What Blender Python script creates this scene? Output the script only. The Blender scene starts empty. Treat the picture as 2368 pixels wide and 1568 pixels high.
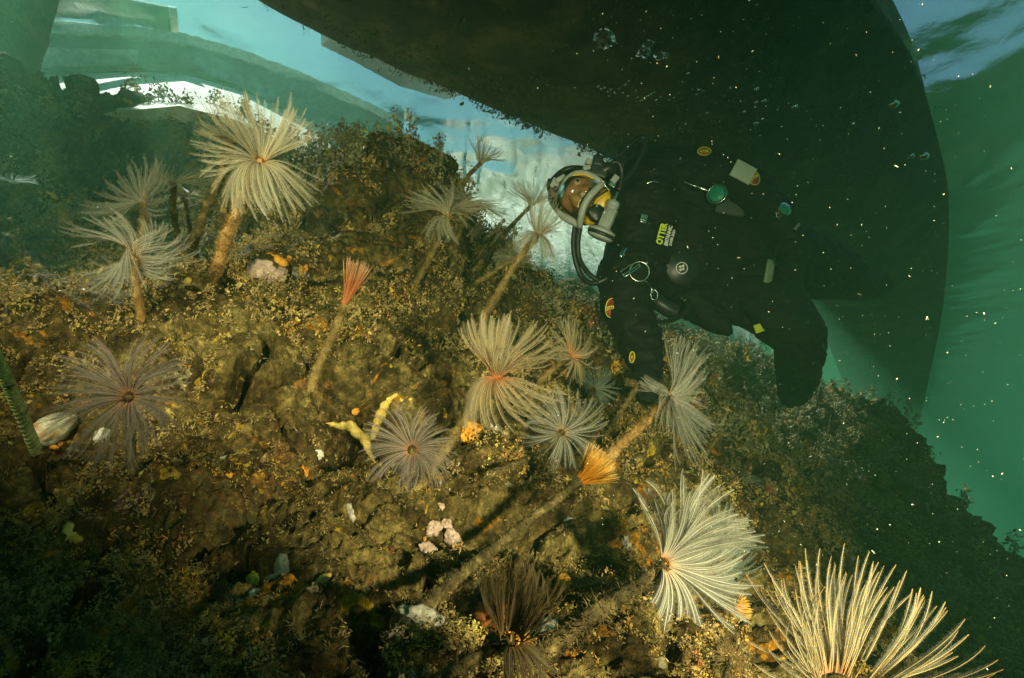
import bpy, bmesh, math, random
import numpy as np
from mathutils import Vector, Matrix, Quaternion
R = math.radians
S = bpy.context.scene
COL = S.collection

# ------------------------------------------------------------------ camera
PITCH, DEPTH = 18.0, 2.0                      # camera looks up 18 degrees from 2 m under the surface
cam_d = bpy.data.cameras.new('camera')
cam = bpy.data.objects.new('camera', cam_d); COL.objects.link(cam)
cam.location = (0, 0, -DEPTH)
cam.rotation_euler = (R(90 + PITCH), 0, 0)
cam_d.sensor_width = 36.0
cam_d.lens = 18.0 / math.tan(R(40.0))
cam_d.clip_start = 0.02; cam_d.clip_end = 500
S.camera = cam

# ------------------------------------------------------------------ sky, sun, exposure
SUN_EL, SUN_AZ = R(60.0), R(-62.0)            # azimuth from +Y towards +X
w = bpy.data.worlds.new('World'); S.world = w; w.use_nodes = True
nt = w.node_tree
sky = nt.nodes.new('ShaderNodeTexSky'); sky.sky_type = 'NISHITA'; sky.sun_disc = False
sky.sun_elevation = SUN_EL; sky.sun_rotation = SUN_AZ
sky.ozone_density = 4.0; sky.dust_density = 0.2; sky.air_density = 1.0
nt.nodes['Background'].inputs['Strength'].default_value = 0.05
nt.links.new(sky.outputs[0], nt.nodes['Background'].inputs['Color'])
sun_d = bpy.data.lights.new('sun', 'SUN'); sun_d.energy = 5.0; sun_d.angle = R(0.6); sun_d.color = (1.0, .95, .84)
sun = bpy.data.objects.new('sun', sun_d); COL.objects.link(sun)
sd = Vector((math.sin(SUN_AZ) * math.cos(SUN_EL), math.cos(SUN_AZ) * math.cos(SUN_EL), math.sin(SUN_EL)))
sun.rotation_euler = sd.to_track_quat('Z', 'Y').to_euler()
sun.location = (0, 0, 6)
# the photographer's two strobes, whose twin glints show in every bubble of the photograph
def strobe(x, y, z, aim, energy, size):
    l = bpy.data.lights.new('camera_strobe', 'SPOT'); l.energy = energy; l.spot_size = R(size); l.spot_blend = 1.0
    l.shadow_soft_size = 0.03; l.color = (1.0, .87, .50)
    o = bpy.data.objects.new('camera_strobe', l); COL.objects.link(o)
    o.location = (x, y, -DEPTH + z)
    d = Vector(aim) - o.location
    o.rotation_euler = (-d).to_track_quat('Z', 'Y').to_euler()
strobe(0.43, -0.06, -0.04, (0.10, .95, -DEPTH + .25), 48, 76)
strobe(-0.48, 0.05, 0.40, (-.32, 1.1, -DEPTH + .47), 21, 78)
S.view_settings.view_transform = 'Standard'; S.view_settings.look = 'None'
S.view_settings.exposure = 1.32; S.view_settings.gamma = 1.0
S.render.engine = 'CYCLES'
cy = S.cycles
cy.use_denoising = True
try: cy.denoiser = 'OPENIMAGEDENOISE'
except Exception: pass
cy.max_bounces = 6; cy.diffuse_bounces = 2; cy.glossy_bounces = 3; cy.transmission_bounces = 5
cy.volume_bounces = 1; cy.transparent_max_bounces = 48
cy.caustics_reflective = False; cy.caustics_refractive = False
cy.sample_clamp_indirect = 3.0; cy.sample_clamp_direct = 12.0

# ------------------------------------------------------------------ helpers
rng = np.random.default_rng(7)
random.seed(7)
F = (2367 / 2) / math.tan(R(40.0))
cp, sp_ = math.cos(R(PITCH)), math.sin(R(PITCH))
def ray(px, py):
    """unit direction through a point of the photograph measured on a 2367 x 1568 copy"""
    x, z = (px - 1183.5) / F, (784 - py) / F
    v = np.array([x, cp - z * sp_, sp_ + z * cp]); return v / np.linalg.norm(v)
O = np.array([0, 0, -DEPTH])
def W(px, py, d): return O + ray(px, py) * d
def onz(px, py, z=0.0):
    r = ray(px, py); return O + r * ((z + DEPTH) / r[2])
def tag(o, label=None, cat=None, group=None, kind=None):
    if label: o['label'] = label
    if cat: o['category'] = cat
    if group: o['group'] = group
    if kind: o['kind'] = kind
    return o
def empty(name, loc, label=None, cat=None, group=None):
    o = bpy.data.objects.new(name, None); COL.objects.link(o); o.location = Vector(loc); o.empty_display_size = .05
    return tag(o, label, cat, group)
def link_mesh(name, me, mat=None, parent=None, smooth=True):
    o = bpy.data.objects.new(name, me); COL.objects.link(o)
    if mat is not None:
        for m in (mat if isinstance(mat, (list, tuple)) else [mat]): me.materials.append(m)
    if len(me.polygons): me.polygons.foreach_set('use_smooth', np.full(len(me.polygons), bool(smooth)))
    if parent is not None:
        o.parent = parent; o.matrix_parent_inverse = Matrix.Translation(-parent.location) if parent.type == 'EMPTY' else parent.matrix_world.inverted()
    return o
def np_mesh(name, V, Fc, mat=None, parent=None, smooth=True):
    """V (n,3), Fc (m,k) with constant k, or a list of such arrays"""
    me = bpy.data.meshes.new(name)
    V = np.ascontiguousarray(V, dtype=np.float32)
    Fs = Fc if isinstance(Fc, list) else [Fc]
    Fs = [np.asarray(f, dtype=np.int32) for f in Fs if len(f)]
    me.vertices.add(len(V)); me.vertices.foreach_set('co', V.ravel())
    loops = np.concatenate([f.ravel() for f in Fs]); tot = np.concatenate([np.full(len(f), f.shape[1], np.int32) for f in Fs])
    start = np.concatenate([[0], np.cumsum(tot)[:-1]]).astype(np.int32)
    me.loops.add(len(loops)); me.loops.foreach_set('vertex_index', loops)
    me.polygons.add(len(tot)); me.polygons.foreach_set('loop_start', start); me.polygons.foreach_set('loop_total', tot)
    me.update(calc_edges=True); me.validate()
    return link_mesh(name, me, mat, parent, smooth)

# numpy noise
def _h(ix, iy, iz, s=0):
    n = (ix.astype(np.int64) * 374761393 + iy.astype(np.int64) * 668265263 + iz.astype(np.int64) * 2147483647 + s * 974634777)
    n = (n ^ (n >> 13)) * 1274126177; n = n & 0x7fffffff; n = (n ^ (n >> 16)) & 0xffffff
    return n.astype(np.float32) / 0xffffff
def vnoise(p, s=0):
    i = np.floor(p).astype(np.int64); f = (p - i).astype(np.float32); u = f * f * (3 - 2 * f)
    r = 0
    for dx in (0, 1):
        wx = u[:, 0] if dx else 1 - u[:, 0]
        for dy in (0, 1):
            wy = u[:, 1] if dy else 1 - u[:, 1]
            for dz in (0, 1):
                wz = u[:, 2] if dz else 1 - u[:, 2]
                r = r + wx * wy * wz * _h(i[:, 0] + dx, i[:, 1] + dy, i[:, 2] + dz, s)
    return r * 2 - 1
def fbm(p, octv=4, s=0, gain=.5):
    r, a = 0, 1.0
    for k in range(octv): r = r + a * vnoise(p * 2.03 ** k + 17.3 * k, s + k); a *= gain
    return r
def worley(p, s=0):
    i = np.floor(p).astype(np.int64); best = np.full(len(p), 9.0, np.float32); bid = np.zeros(len(p), np.float32)
    for dx in (-1, 0, 1):
        for dy in (-1, 0, 1):
            for dz in (-1, 0, 1):
                c = i + np.array([dx, dy, dz]); q = np.stack([_h(c[:, 0], c[:, 1], c[:, 2], s + k) for k in (1, 2, 3)], 1)
                d = ((c + q - p) ** 2).sum(1); m = d < best
                bid = np.where(m, q[:, 0], bid); best = np.where(m, d, best)
    return np.sqrt(best), bid

# ------------------------------------------------------------------ materials
def new_mat(name):
    m = bpy.data.materials.new(name); m.use_nodes = True
    return m, m.node_tree, m.node_tree.nodes['Principled BSDF']
def coords(nt, scale=1.0, kind='Object'):
    t = nt.nodes.new('ShaderNodeTexCoord'); mp = nt.nodes.new('ShaderNodeMapping'); mp.inputs['Scale'].default_value = (scale,) * 3
    nt.links.new(t.outputs[kind], mp.inputs[0]); return mp.outputs[0]
def noise(nt, vec, scale, detail=5, rough=.6, dist=0):
    n = nt.nodes.new('ShaderNodeTexNoise'); n.inputs['Scale'].default_value = scale; n.inputs['Detail'].default_value = detail
    n.inputs['Roughness'].default_value = rough; n.inputs['Distortion'].default_value = dist
    nt.links.new(vec, n.inputs['Vector']); return n.outputs['Fac']
def ramp(nt, fac, stops, interp='LINEAR'):
    r = nt.nodes.new('ShaderNodeValToRGB'); r.color_ramp.interpolation = interp
    e = r.color_ramp.elements
    while len(e) < len(stops): e.new(.5)
    for k, (p, c) in enumerate(stops): e[k].position = p; e[k].color = (c + (1,))[:4] if len(c) == 3 else c
    nt.links.new(fac, r.inputs[0]); return r.outputs[0]
def mix(nt, fac, a, b, mode='MIX'):
    m = nt.nodes.new('ShaderNodeMix'); m.data_type = 'RGBA'; m.blend_type = mode
    for sck, v in ((m.inputs[0], fac), (m.inputs[6], a), (m.inputs[7], b)):
        if isinstance(v, (int, float)): sck.default_value = v
        elif isinstance(v, tuple): sck.default_value = (v + (1,))[:4]
        else: nt.links.new(v, sck)
    return m.outputs[2]
def bump(nt, bsdf, h, strength=.5, dist=.01):
    b = nt.nodes.new('ShaderNodeBump'); b.inputs['Strength'].default_value = strength; b.inputs['Distance'].default_value = dist
    nt.links.new(h, b.inputs['Height']); nt.links.new(b.outputs[0], bsdf.inputs['Normal']); return b
def mottled(name, stops, scale=30, rough=.85, bumps=.6, bdist=.004, spec=.3, second=None, metal=0):
    """procedural surface: noise through a colour ramp, a second finer noise multiplied in, bump"""
    m, nt, b = new_mat(name); v = coords(nt)
    n = noise(nt, v, scale, 6, .65, .3); c = ramp(nt, n, stops)
    n2 = noise(nt, v, scale * 6, 4, .7)
    c = mix(nt, .7, c, ramp(nt, n2, [(.3, (.35, .35, .35)), (.65, (1.25, 1.25, 1.25))]), 'MULTIPLY')
    if second:
        n3 = noise(nt, v, second[0], 4, .6, 1.0)
        c = mix(nt, ramp(nt, n3, [(second[1], (0, 0, 0)), (second[1] + .06, (1, 1, 1))]), c, second[2])
    nt.links.new(c, b.inputs['Base Color']); b.inputs['Roughness'].default_value = rough
    b.inputs['Specular IOR Level'].default_value = spec; b.inputs['Metallic'].default_value = metal
    if bumps: bump(nt, b, n2, bumps, bdist)
    return m
def plain(name, col, rough=.5, metal=0, spec=.5, var=.15, scale=40, bumps=0):
    m, nt, b = new_mat(name); v = coords(nt); n = noise(nt, v, scale, 5, .6)
    lo = tuple(max(0, c * (1 - var)) for c in col); hi = tuple(min(1, c * (1 + var)) for c in col)
    nt.links.new(ramp(nt, n, [(.3, lo), (.7, hi)]), b.inputs['Base Color'])
    b.inputs['Roughness'].default_value = rough; b.inputs['Metallic'].default_value = metal; b.inputs['Specular IOR Level'].default_value = spec
    if bumps: bump(nt, b, noise(nt, v, scale * 4, 4, .7), bumps, .003)
    return m
# ================================================================== SETTING
# reef as a height field through surveyed points (photo pixel, distance)
ctl = [(100,1540,.62),(600,1540,.55),(1100,1540,.52),(1450,1540,.58),(1850,1566,.95),
 (50,1300,.74),(400,1250,.72),(800,1250,.74),(1200,1250,.80),(1500,1300,.98),(1800,1300,1.4),
 (50,1000,1.0),(350,1000,.92),(700,1000,.95),(1000,1000,1.02),(1250,1000,1.2),(1500,1050,1.6),(1750,1120,1.9),
 (100,750,1.5),(400,700,1.25),(700,750,1.18),(950,800,1.28),(1150,800,1.5),
 (550,590,1.5),(800,550,1.75),(950,500,1.9),(1050,620,1.8),
 (880,345,2.3),(740,400,2.2),(1000,375,2.25),(1060,520,2.2),
 (30,200,2.5),(100,195,2.46),(200,192,2.42),(300,222,2.38),(450,280,2.34),(600,348,2.3),(700,430,2.3),(250,430,2.2),(90,420,2.4),(450,480,2.0),(150,560,1.95),
 (1180,690,2.6),(1330,665,3.1),(1450,760,3.2),(1600,830,3.3),(1750,850,3.5),(1880,900,3.4),(1900,1000,3.0),(1900,1150,2.5),(1985,905,3.4),(2050,990,3.0),(2095,1120,2.6),(2130,1330,2.0),(2160,1560,1.6)]
P = np.array([W(*c) for c in ctl])
extra = np.array([(-.45,2.6,-1.0),(0,2.7,-1.2),(.3,3.0,-1.35),(-1.1,2.7,-.55),(-1.8,2.6,-.35),(-2.6,2.4,-.4),(-2.5,1.0,-1.2),(-1.6,.4,-1.9),
 (-.8,-.3,-2.4),(.5,-.2,-2.5),(1.1,.3,-3.2),(1.5,.9,-3.6),(2.0,1.7,-4.0),(2.3,2.4,-3.0),(2.2,3.2,-2.6),(2.0,4.2,-2.4),(.8,4.0,-1.7),(-.5,3.8,-1.2),
 (-2,4,-.5),(3.2,3.4,-4.2),(3.0,1.5,-4),(2,0,-3.6),(0,-2,-3.2),(-3,-2,-2.6),(4,5,-4.6),(1.5,6,-3),(-2,6,-1.2),(-5,4,-.8),(-5,0,-1.5),(0,9,-3.5),(6,2,-5.6),(6,9,-6),(-4,9,-2)], float)
CP = np.concatenate([P, extra])
def _phi(r): return r
A = np.zeros((len(CP) + 3,) * 2); d_ = np.linalg.norm(CP[:, None, :2] - CP[None, :, :2], axis=2)
n_ = len(CP); A[:n_, :n_] = _phi(d_) + np.eye(n_) * -.012; A[:n_, n_] = 1; A[:n_, n_ + 1:] = CP[:, :2]; A[n_, :n_] = 1; A[n_ + 1:, :n_] = CP[:, :2].T
sol = np.linalg.solve(A, np.concatenate([CP[:, 2], [0, 0, 0]]))
def base_z(xy):
    out = np.empty(len(xy))
    for a in range(0, len(xy), 100000):
        q = xy[a:a + 100000]; r = np.linalg.norm(q[:, None] - CP[None, :, :2], axis=2)
        out[a:a + 100000] = _phi(r) @ sol[:n_] + sol[n_] + q @ sol[n_ + 1:]
    return out
NA, NR = 1000, 1000
t = np.linspace(0, 1, NA); ang = np.where(True, -180 + 360 * t, 0)
# dense between -50 and 50 degrees of the view, coarse behind
ang = np.concatenate([np.linspace(-180, -54, 60, endpoint=False), np.linspace(-54, 52, NA - 120, endpoint=False), np.linspace(52, 180, 60)])
rad = np.concatenate([np.geomspace(.22, 4.5, NR - 90), np.geomspace(4.6, 60, 90)])
AA, RR = np.meshgrid(np.radians(ang), rad, indexing='ij')
X = (np.sin(AA) * RR).ravel(); Y = (np.cos(AA) * RR).ravel()
xy = np.stack([X, Y], 1)
RC = RR.ravel()
Z = base_z(xy)
far = np.clip((RC - 7) / 8, 0, 1); Z = Z * (1 - far) + (-7.0) * far
Z = np.maximum(Z, -7.0)
V = np.stack([X, Y, Z], 1)
G = V.reshape(len(ang), len(rad), 3)
def normals(G):
    du = np.gradient(G, axis=0); dv = np.gradient(G, axis=1); n = np.cross(dv, du); n /= np.linalg.norm(n, axis=2, keepdims=True) + 1e-9
    n[n[..., 2] < 0] *= -1; return n
N = normals(G).reshape(-1, 3)
near = np.clip(1.35 - RC * .28, .3, 1)           # amplitude of the finest relief falls off with distance
farlump = np.clip((np.hypot(V[:, 0], V[:, 1]) - 1.7) / .6, 0, 1)
w1, id1 = worley(V * 5.2 + fbm(V * 4, 2, 40)[:, None] * .35, 5)
w2, id2 = worley(V * 13 + fbm(V * 9, 2, 50)[:, None] * .4, 9)
w3, _ = worley(V * 34, 13)
sm = lambda w: np.sqrt(np.clip(1 - w * w * 1.1, 0, 1)) - .6
disp = fbm(V * 3.1, 3, 1) * .05 + sm(w1) * .125 * (1 - farlump * .6) + sm(w2) * .045 * (1 - farlump * .3) + sm(w3) * .019 * near + (1 - np.abs(vnoise(V * 105, 46))) ** 2 * .0065 * near + farlump * (fbm(V * 9, 4, 33, .6) * .045 + np.abs(vnoise(V * 21, 44)) * .03)
crack = np.clip((.06 - np.abs(fbm(V * 4.5 + 9, 3, 60))) / .06, 0, 1); disp -= crack * .085
disp += fbm(V * 60, 3, 70) * .006 * near + vnoise(V * 190, 80) * .0035 * near
disp *= np.clip(RC / .6, .3, 1) * np.clip(1.5 - far, 0, 1)
V2 = V + N * disp[:, None]
V2[:, 2] = np.minimum(V2[:, 2], -.06)
na, nr = len(ang), len(rad)
idx = np.arange(na * nr).reshape(na, nr)
quads = np.stack([idx[:-1, :-1], idx[:-1, 1:], idx[1:, 1:], idx[1:, :-1]], 2).reshape(-1, 4)
def reef_material():
    m, nt, b = new_mat('reef_growth'); v = coords(nt)
    n1 = noise(nt, v, 4.5, 5, .6, .6); n2 = noise(nt, v, 17, 6, .65, .5); n3 = noise(nt, v, 90, 4, .7)
    c = ramp(nt, n2, [(.25, (.022, .013, .006)), (.42, (.075, .052, .016)), (.52, (.20, .148, .045)), (.62, (.33, .25, .08)), (.78, (.13, .11, .04))])
    c = mix(nt, ramp(nt, n1, [(.42, (0, 0, 0)), (.58, (1, 1, 1))]), c, ramp(nt, n2, [(.3, (.04, .024, .010)), (.5, (.13, .085, .026)), (.7, (.20, .16, .06))]))
    for sc, th, col, k in ((11, .62, (.50, .22, .02), 3.1), (8, .63, (.24, .12, .035), 7.7), (15, .65, (.42, .36, .20), 12.0), (17, .655, (.62, .42, .04), 21.0), (19, .69, (.34, .20, .19), 33.0)):
        mp = nt.nodes.new('ShaderNodeMapping'); mp.inputs['Location'].default_value = (k, k * .7, k * 1.3); nt.links.new(v, mp.inputs[0])
        q = noise(nt, mp.outputs[0], sc, 4, .6, 1.4)
        c = mix(nt, ramp(nt, q, [(th, (0, 0, 0)), (th + .03, (1, 1, 1))]), c, col)
    c = mix(nt, .9, c, ramp(nt, n3, [(.3, (.12, .12, .12)), (.5, (.5, .5, .5)), (.70, (1.4, 1.35, 1.2))]), 'MULTIPLY')
    nt.links.new(c, b.inputs['Base Color']); b.inputs['Roughness'].default_value = .9; b.inputs['Specular IOR Level'].default_value = .15
    h = nt.nodes.new('ShaderNodeMath'); h.operation = 'ADD'; nt.links.new(n3, h.inputs[0]); nt.links.new(noise(nt, v, 260, 3, .7), h.inputs[1])
    bump(nt, b, h.outputs[0], .9, .006); return m
M_reef = reef_material()
reef = np_mesh('reef_slope', V2, quads, M_reef); tag(reef, kind='structure')
G2 = V2.reshape(na, nr, 3); N2 = normals(G2)
# lookup of the reef surface along a ray of the camera position (used to root things on it)
def reef_hit(px, py, back=0.0):
    r = ray(px, py); ds = np.linspace(.35, 5, 1200); pts = O + ds[:, None] * r
    a = np.degrees(np.arctan2(pts[:, 0], pts[:, 1])); rr = np.hypot(pts[:, 0], pts[:, 1])
    ia = np.clip(np.searchsorted(ang, a), 0, na - 1); ir = np.clip(np.searchsorted(rad, rr), 0, nr - 1)
    z = G2[ia, ir, 2]; k = np.argmax(pts[:, 2] < z)
    if not (pts[:, 2] < z).any(): k = len(ds) - 1
    return pts[k] + r * back, N2[ia[k], ir[k]], ds[k]

# --- water surface with ripples; from below it mirrors at grazing angles
def ripple_h(x, y):
    p = np.stack([x, y, np.zeros_like(x)], 1)
    return fbm(p * 2.2, 3, 300) * .012 + fbm(p * np.array([9, 14, 1]), 2, 310) * .0025 
gx = np.concatenate([np.linspace(-60, -4, 20, endpoint=False), np.linspace(-4, 5, 260), np.linspace(5.3, 60, 20)])
gy = np.concatenate([np.linspace(-20, -1, 10, endpoint=False), np.linspace(-1, 9, 300), np.linspace(9.4, 80, 20)])
GX, GY = np.meshgrid(gx, gy, indexing='ij'); hz = ripple_h(GX.ravel(), GY.ravel())
ii = np.arange(GX.size).reshape(GX.shape); q = np.stack([ii[:-1, :-1], ii[1:, :-1], ii[1:, 1:], ii[:-1, 1:]], 2).reshape(-1, 4)
m, nt, b = new_mat('water_surface'); nt.nodes.remove(b)
out = nt.nodes['Material Output']; tr = nt.nodes.new('ShaderNodeBsdfTransparent'); gl = nt.nodes.new('ShaderNodeBsdfGlossy'); gl.inputs['Roughness'].default_value = .02
mx = nt.nodes.new('ShaderNodeMixShader'); fr = nt.nodes.new('ShaderNodeFresnel'); fr.inputs['IOR'].default_value = 1.22
v = coords(nt); bp = nt.nodes.new('ShaderNodeBump'); bp.inputs['Strength'].default_value = .07; bp.inputs['Distance'].default_value = .03
nt.links.new(noise(nt, v, 6, 6, .62, 1.2), bp.inputs['Height'])
nt.links.new(bp.outputs[0], gl.inputs['Normal']); nt.links.new(bp.outputs[0], fr.inputs['Normal'])
nt.links.new(fr.outputs[0], mx.inputs[0]); nt.links.new(tr.outputs[0], mx.inputs[1]); nt.links.new(gl.outputs[0], mx.inputs[2]); nt.links.new(mx.outputs[0], out.inputs['Surface'])
water = np_mesh('water', np.stack([GX.ravel(), GY.ravel(), hz], 1), q, m); tag(water, kind='structure')

# --- the water's own body: even, pale green scattering medium
bm = bmesh.new(); bmesh.ops.create_cube(bm, size=1)
for vv in bm.verts: vv.co = Vector((vv.co.x * 160, vv.co.y * 160 + 20, -8.2 if vv.co.z < 0 else 1.45))
me = bpy.data.meshes.new('haze'); bm.to_mesh(me); bm.free()
m, nt, b = new_mat('haze_volume'); nt.nodes.remove(b); pv = nt.nodes.new('ShaderNodeVolumePrincipled')
pv.inputs['Color'].default_value = (.13, .36, .21, 1); pv.inputs['Density'].default_value = .19; pv.inputs['Anisotropy'].default_value = .55
pv.inputs['Absorption Color'].default_value = (.06, .34, .24, 1)
nt.links.new(pv.outputs[0], nt.nodes['Material Output'].inputs['Volume'])
haze = link_mesh('haze', me, m, smooth=False); tag(haze, kind='stuff')
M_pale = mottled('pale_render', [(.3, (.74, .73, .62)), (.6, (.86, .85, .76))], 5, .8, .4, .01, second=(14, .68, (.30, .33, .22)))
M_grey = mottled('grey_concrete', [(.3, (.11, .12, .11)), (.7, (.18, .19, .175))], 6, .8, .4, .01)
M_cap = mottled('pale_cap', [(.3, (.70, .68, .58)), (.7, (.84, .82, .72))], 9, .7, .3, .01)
def strip_body(name, bot, top, thick, mat, parent, wob=0, sub=10, seed=0, dirn=None, smooth=False):
    """solid slab between a lower and an upper polyline of 3D points, thickened away from the camera"""
    bot, top = np.array(bot, float), np.array(top, float)
    t0 = np.linspace(0, len(bot) - 1, (len(bot) - 1) * sub + 1)
    f = lambda P: np.stack([np.interp(t0, range(len(P)), P[:, k]) for k in range(3)], 1)
    b_, t_ = f(bot), f(top); n = len(t0)
    if wob:
        e = np.repeat(np.linspace(0, 60, n)[:, None], 3, 1) + np.array([0, seed, 7.7])
        t_ = t_ + np.stack([0 * t0, 0 * t0, fbm(e, 3, 5 + seed) * wob], 1); b_ = b_ + np.stack([0 * t0, 0 * t0, fbm(e + 50, 3, 6 + seed) * wob], 1)
    d = np.array(dirn if dirn is not None else (-.25, .97, 0.0)) * thick
    Vv = np.concatenate([b_, t_, b_ + d, t_ + d]); i = np.arange(n - 1)
    F1 = np.stack([i, i + 1, n + i + 1, n + i], 1); F2 = np.stack([2 * n + i + 1, 2 * n + i, 3 * n + i, 3 * n + i + 1], 1)
    F3 = np.stack([n + i, n + i + 1, 3 * n + i + 1, 3 * n + i], 1); F4 = np.stack([i + 1, i, 2 * n + i, 2 * n + i + 1], 1)
    F5 = np.array([[0, n, 3 * n, 2 * n], [n - 1, 3 * n - 1, 4 * n - 1, 2 * n - 1]])
    return np_mesh(name, Vv, np.concatenate([F1, F2, F3, F4, F5]), mat, parent, smooth=smooth)
def above(px, py, base, lift=0.0):
    """point on the ray of a photo pixel standing over the horizontal distance of 'base' (+lift)"""
    r = ray(px, py); h = (np.hypot(base[0], base[1]) + lift) / np.hypot(r[0], r[1]); return O + r * h
# quay: sunlit pale ramp under water, shaded wall standing on it, its sunlit top edge put into a pale cap
base = [onz(60, 190), onz(160, 172), onz(300, 166), onz(430, 172), onz(560, 210), onz(700, 275), onz(830, 345), onz(930, 395)]
quay = empty('quay_wall', (base[3][0], base[3][1], -.9), 'pale stone quay with a sunlit ramp and a long shaded wall, seen through the surface', 'quay')
foot = [(p[0] * (1 - .90 / math.hypot(p[0], p[1])), p[1] * (1 - .90 / math.hypot(p[0], p[1])), -.78) for p in base]
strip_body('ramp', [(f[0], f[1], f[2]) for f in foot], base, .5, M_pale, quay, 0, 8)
topE = [above(*t, b_) for t, b_ in zip([(60, 84), (160, 84), (300, 88), (430, 106), (560, 142), (700, 195), (830, 250), (930, 300)], base)]
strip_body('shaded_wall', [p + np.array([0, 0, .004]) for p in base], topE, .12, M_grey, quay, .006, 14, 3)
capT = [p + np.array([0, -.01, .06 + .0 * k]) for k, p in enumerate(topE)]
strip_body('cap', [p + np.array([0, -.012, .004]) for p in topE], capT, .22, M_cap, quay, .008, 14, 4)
pan_b = [above(*t, b_, -.02) for t, b_ in zip([(78, 150), (160, 150), (300, 146), (338, 146)], [base[0], base[1], base[2], base[2]])]
pan_t = [above(*t, b_, -.02) for t, b_ in zip([(72, 108), (160, 112), (300, 114), (350, 118)], [base[0], base[1], base[2], base[2]])]
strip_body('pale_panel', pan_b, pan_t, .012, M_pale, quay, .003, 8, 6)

def tube_mesh(name, pts, rad, mat, parent=None, seg=10, rough=0.0, cap=True, seed=0, smooth_path=True, rs=90):
    """tube along a smoothed path; rad a number or list; rough = relief of the skin"""
    pts = np.array(pts, float); k = len(pts); rads = np.full(k, rad, float) if np.isscalar(rad) else np.array(rad, float)
    L = np.concatenate([[0], np.cumsum(np.linalg.norm(np.diff(pts, axis=0), axis=1))]); rm = rads.mean()
    n = int(max(6, min(400, L[-1] / (rm * (.35 if rough else 1.0))))) if smooth_path else k
    if smooth_path and k > 2:
        # Catmull-Rom
        t0 = np.linspace(0, k - 1 - 1e-6, n); i = t0.astype(int); f = (t0 - i)[:, None]
        g = lambda j: pts[np.clip(j, 0, k - 1)]
        p0, p1, p2, p3 = g(i - 1), g(i), g(i + 1), g(i + 2)
        C = .5 * ((2 * p1) + (-p0 + p2) * f + (2 * p0 - 5 * p1 + 4 * p2 - p3) * f ** 2 + (-p0 + 3 * p1 - 3 * p2 + p3) * f ** 3)
        rr = np.interp(t0, range(k), rads)
    else:
        t0 = np.linspace(0, k - 1, n) if smooth_path else np.arange(k); C = np.stack([np.interp(t0, range(k), pts[:, j]) for j in range(3)], 1); rr = np.interp(t0, range(k), rads)
    T = np.gradient(C, axis=0); T /= np.linalg.norm(T, axis=1, keepdims=True) + 1e-12
    up = np.array([0.03, -1, .3]); U = np.cross(T, up); U /= np.linalg.norm(U, axis=1, keepdims=True) + 1e-12; Wv = np.cross(T, U)
    a = np.linspace(0, 2 * np.pi, seg, endpoint=False)
    ring = C[:, None] + rr[:, None, None] * (np.cos(a)[None, :, None] * U[:, None] + np.sin(a)[None, :, None] * Wv[:, None])
    Vv = ring.reshape(-1, 3)
    if rough:
        nrm = (ring - C[:, None]).reshape(-1, 3) / np.repeat(rr, seg)[:, None]
        Vv = Vv + nrm * ((fbm(Vv * rs, 3, 20 + seed) * .6 + np.abs(vnoise(Vv * rs * 4, 30 + seed)) * .5) * rough)[:, None]
    m_ = len(C); i, j = np.meshgrid(np.arange(m_ - 1), np.arange(seg), indexing='ij'); j2 = (j + 1) % seg
    Fq = np.stack([i * seg + j, i * seg + j2, (i + 1) * seg + j2, (i + 1) * seg + j], 2).reshape(-1, 4)
    Fs = [Fq]
    if cap:
        Vv = np.concatenate([Vv, [C[0], C[-1]]]); jj = np.arange(seg); j2 = (jj + 1) % seg
        Fs.append(np.concatenate([np.stack([np.full(seg, len(Vv) - 2), j2, jj], 1), np.stack([np.full(seg, len(Vv) - 1), (m_ - 1) * seg + jj, (m_ - 1) * seg + j2], 1)]))
    return np_mesh(name, Vv, Fs, mat, parent) if name else (Vv, Fs, C, T)
# pipe and rails above the quay
pA, pB = above(100, 8, base[2], .05), above(395, 46, base[3], .05)
pipe = empty('dock_pipe', pA, 'fat pale pipe with a sunlit closed end above the quay, upper left corner', 'pipe')
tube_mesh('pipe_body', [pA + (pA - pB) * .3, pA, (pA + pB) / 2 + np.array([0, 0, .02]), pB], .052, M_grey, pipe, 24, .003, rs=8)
tube_mesh('end_cap', [pB - (pB - pA) * .01, pB + (pB - pA) / np.linalg.norm(pB - pA) * .03], [.058, .055], M_cap, pipe, 24)  # paler than the pipe: the sun's glint is put into its colour
rail = empty('dock_rail', above(90, 70, base[1], .02), 'thin pale handrail running above the quay wall', 'rail')
for rname, rp in (('upper_rail', [(60, 52), (200, 60), (330, 84), (400, 100)]), ('lower_rail', [(60, 66), (200, 72), (300, 86), (400, 104)])):
    tube_mesh(rname, [above(*t, b_, .12) for t, b_ in zip(rp, base[:4])], .013, M_cap, rail, 10, .003, rs=12)
board = empty('white_board', above(400, 90, base[3], .1), 'small white triangular board on two thin posts on the quay edge', 'board')
bb = [above(*t, base[3], .12) for t in ((368, 100), (382, 74), (426, 90), (396, 102))]
Vb = np.array(bb + [p + np.array([0, .02, 0]) for p in bb])
np_mesh('board_panel', Vb, [np.array([[0, 1, 2, 3], [7, 6, 5, 4], [0, 3, 7, 4], [1, 0, 4, 5], [2, 1, 5, 6], [3, 2, 6, 7]])], M_cap, board, False)
for t in ((352, 96, 362, 62), (386, 104, 388, 60)):
    tube_mesh('post', [above(t[0], t[1], base[3], .1), above(t[2], t[3], base[3], .1)], .006, M_grey, board, 8)

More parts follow.
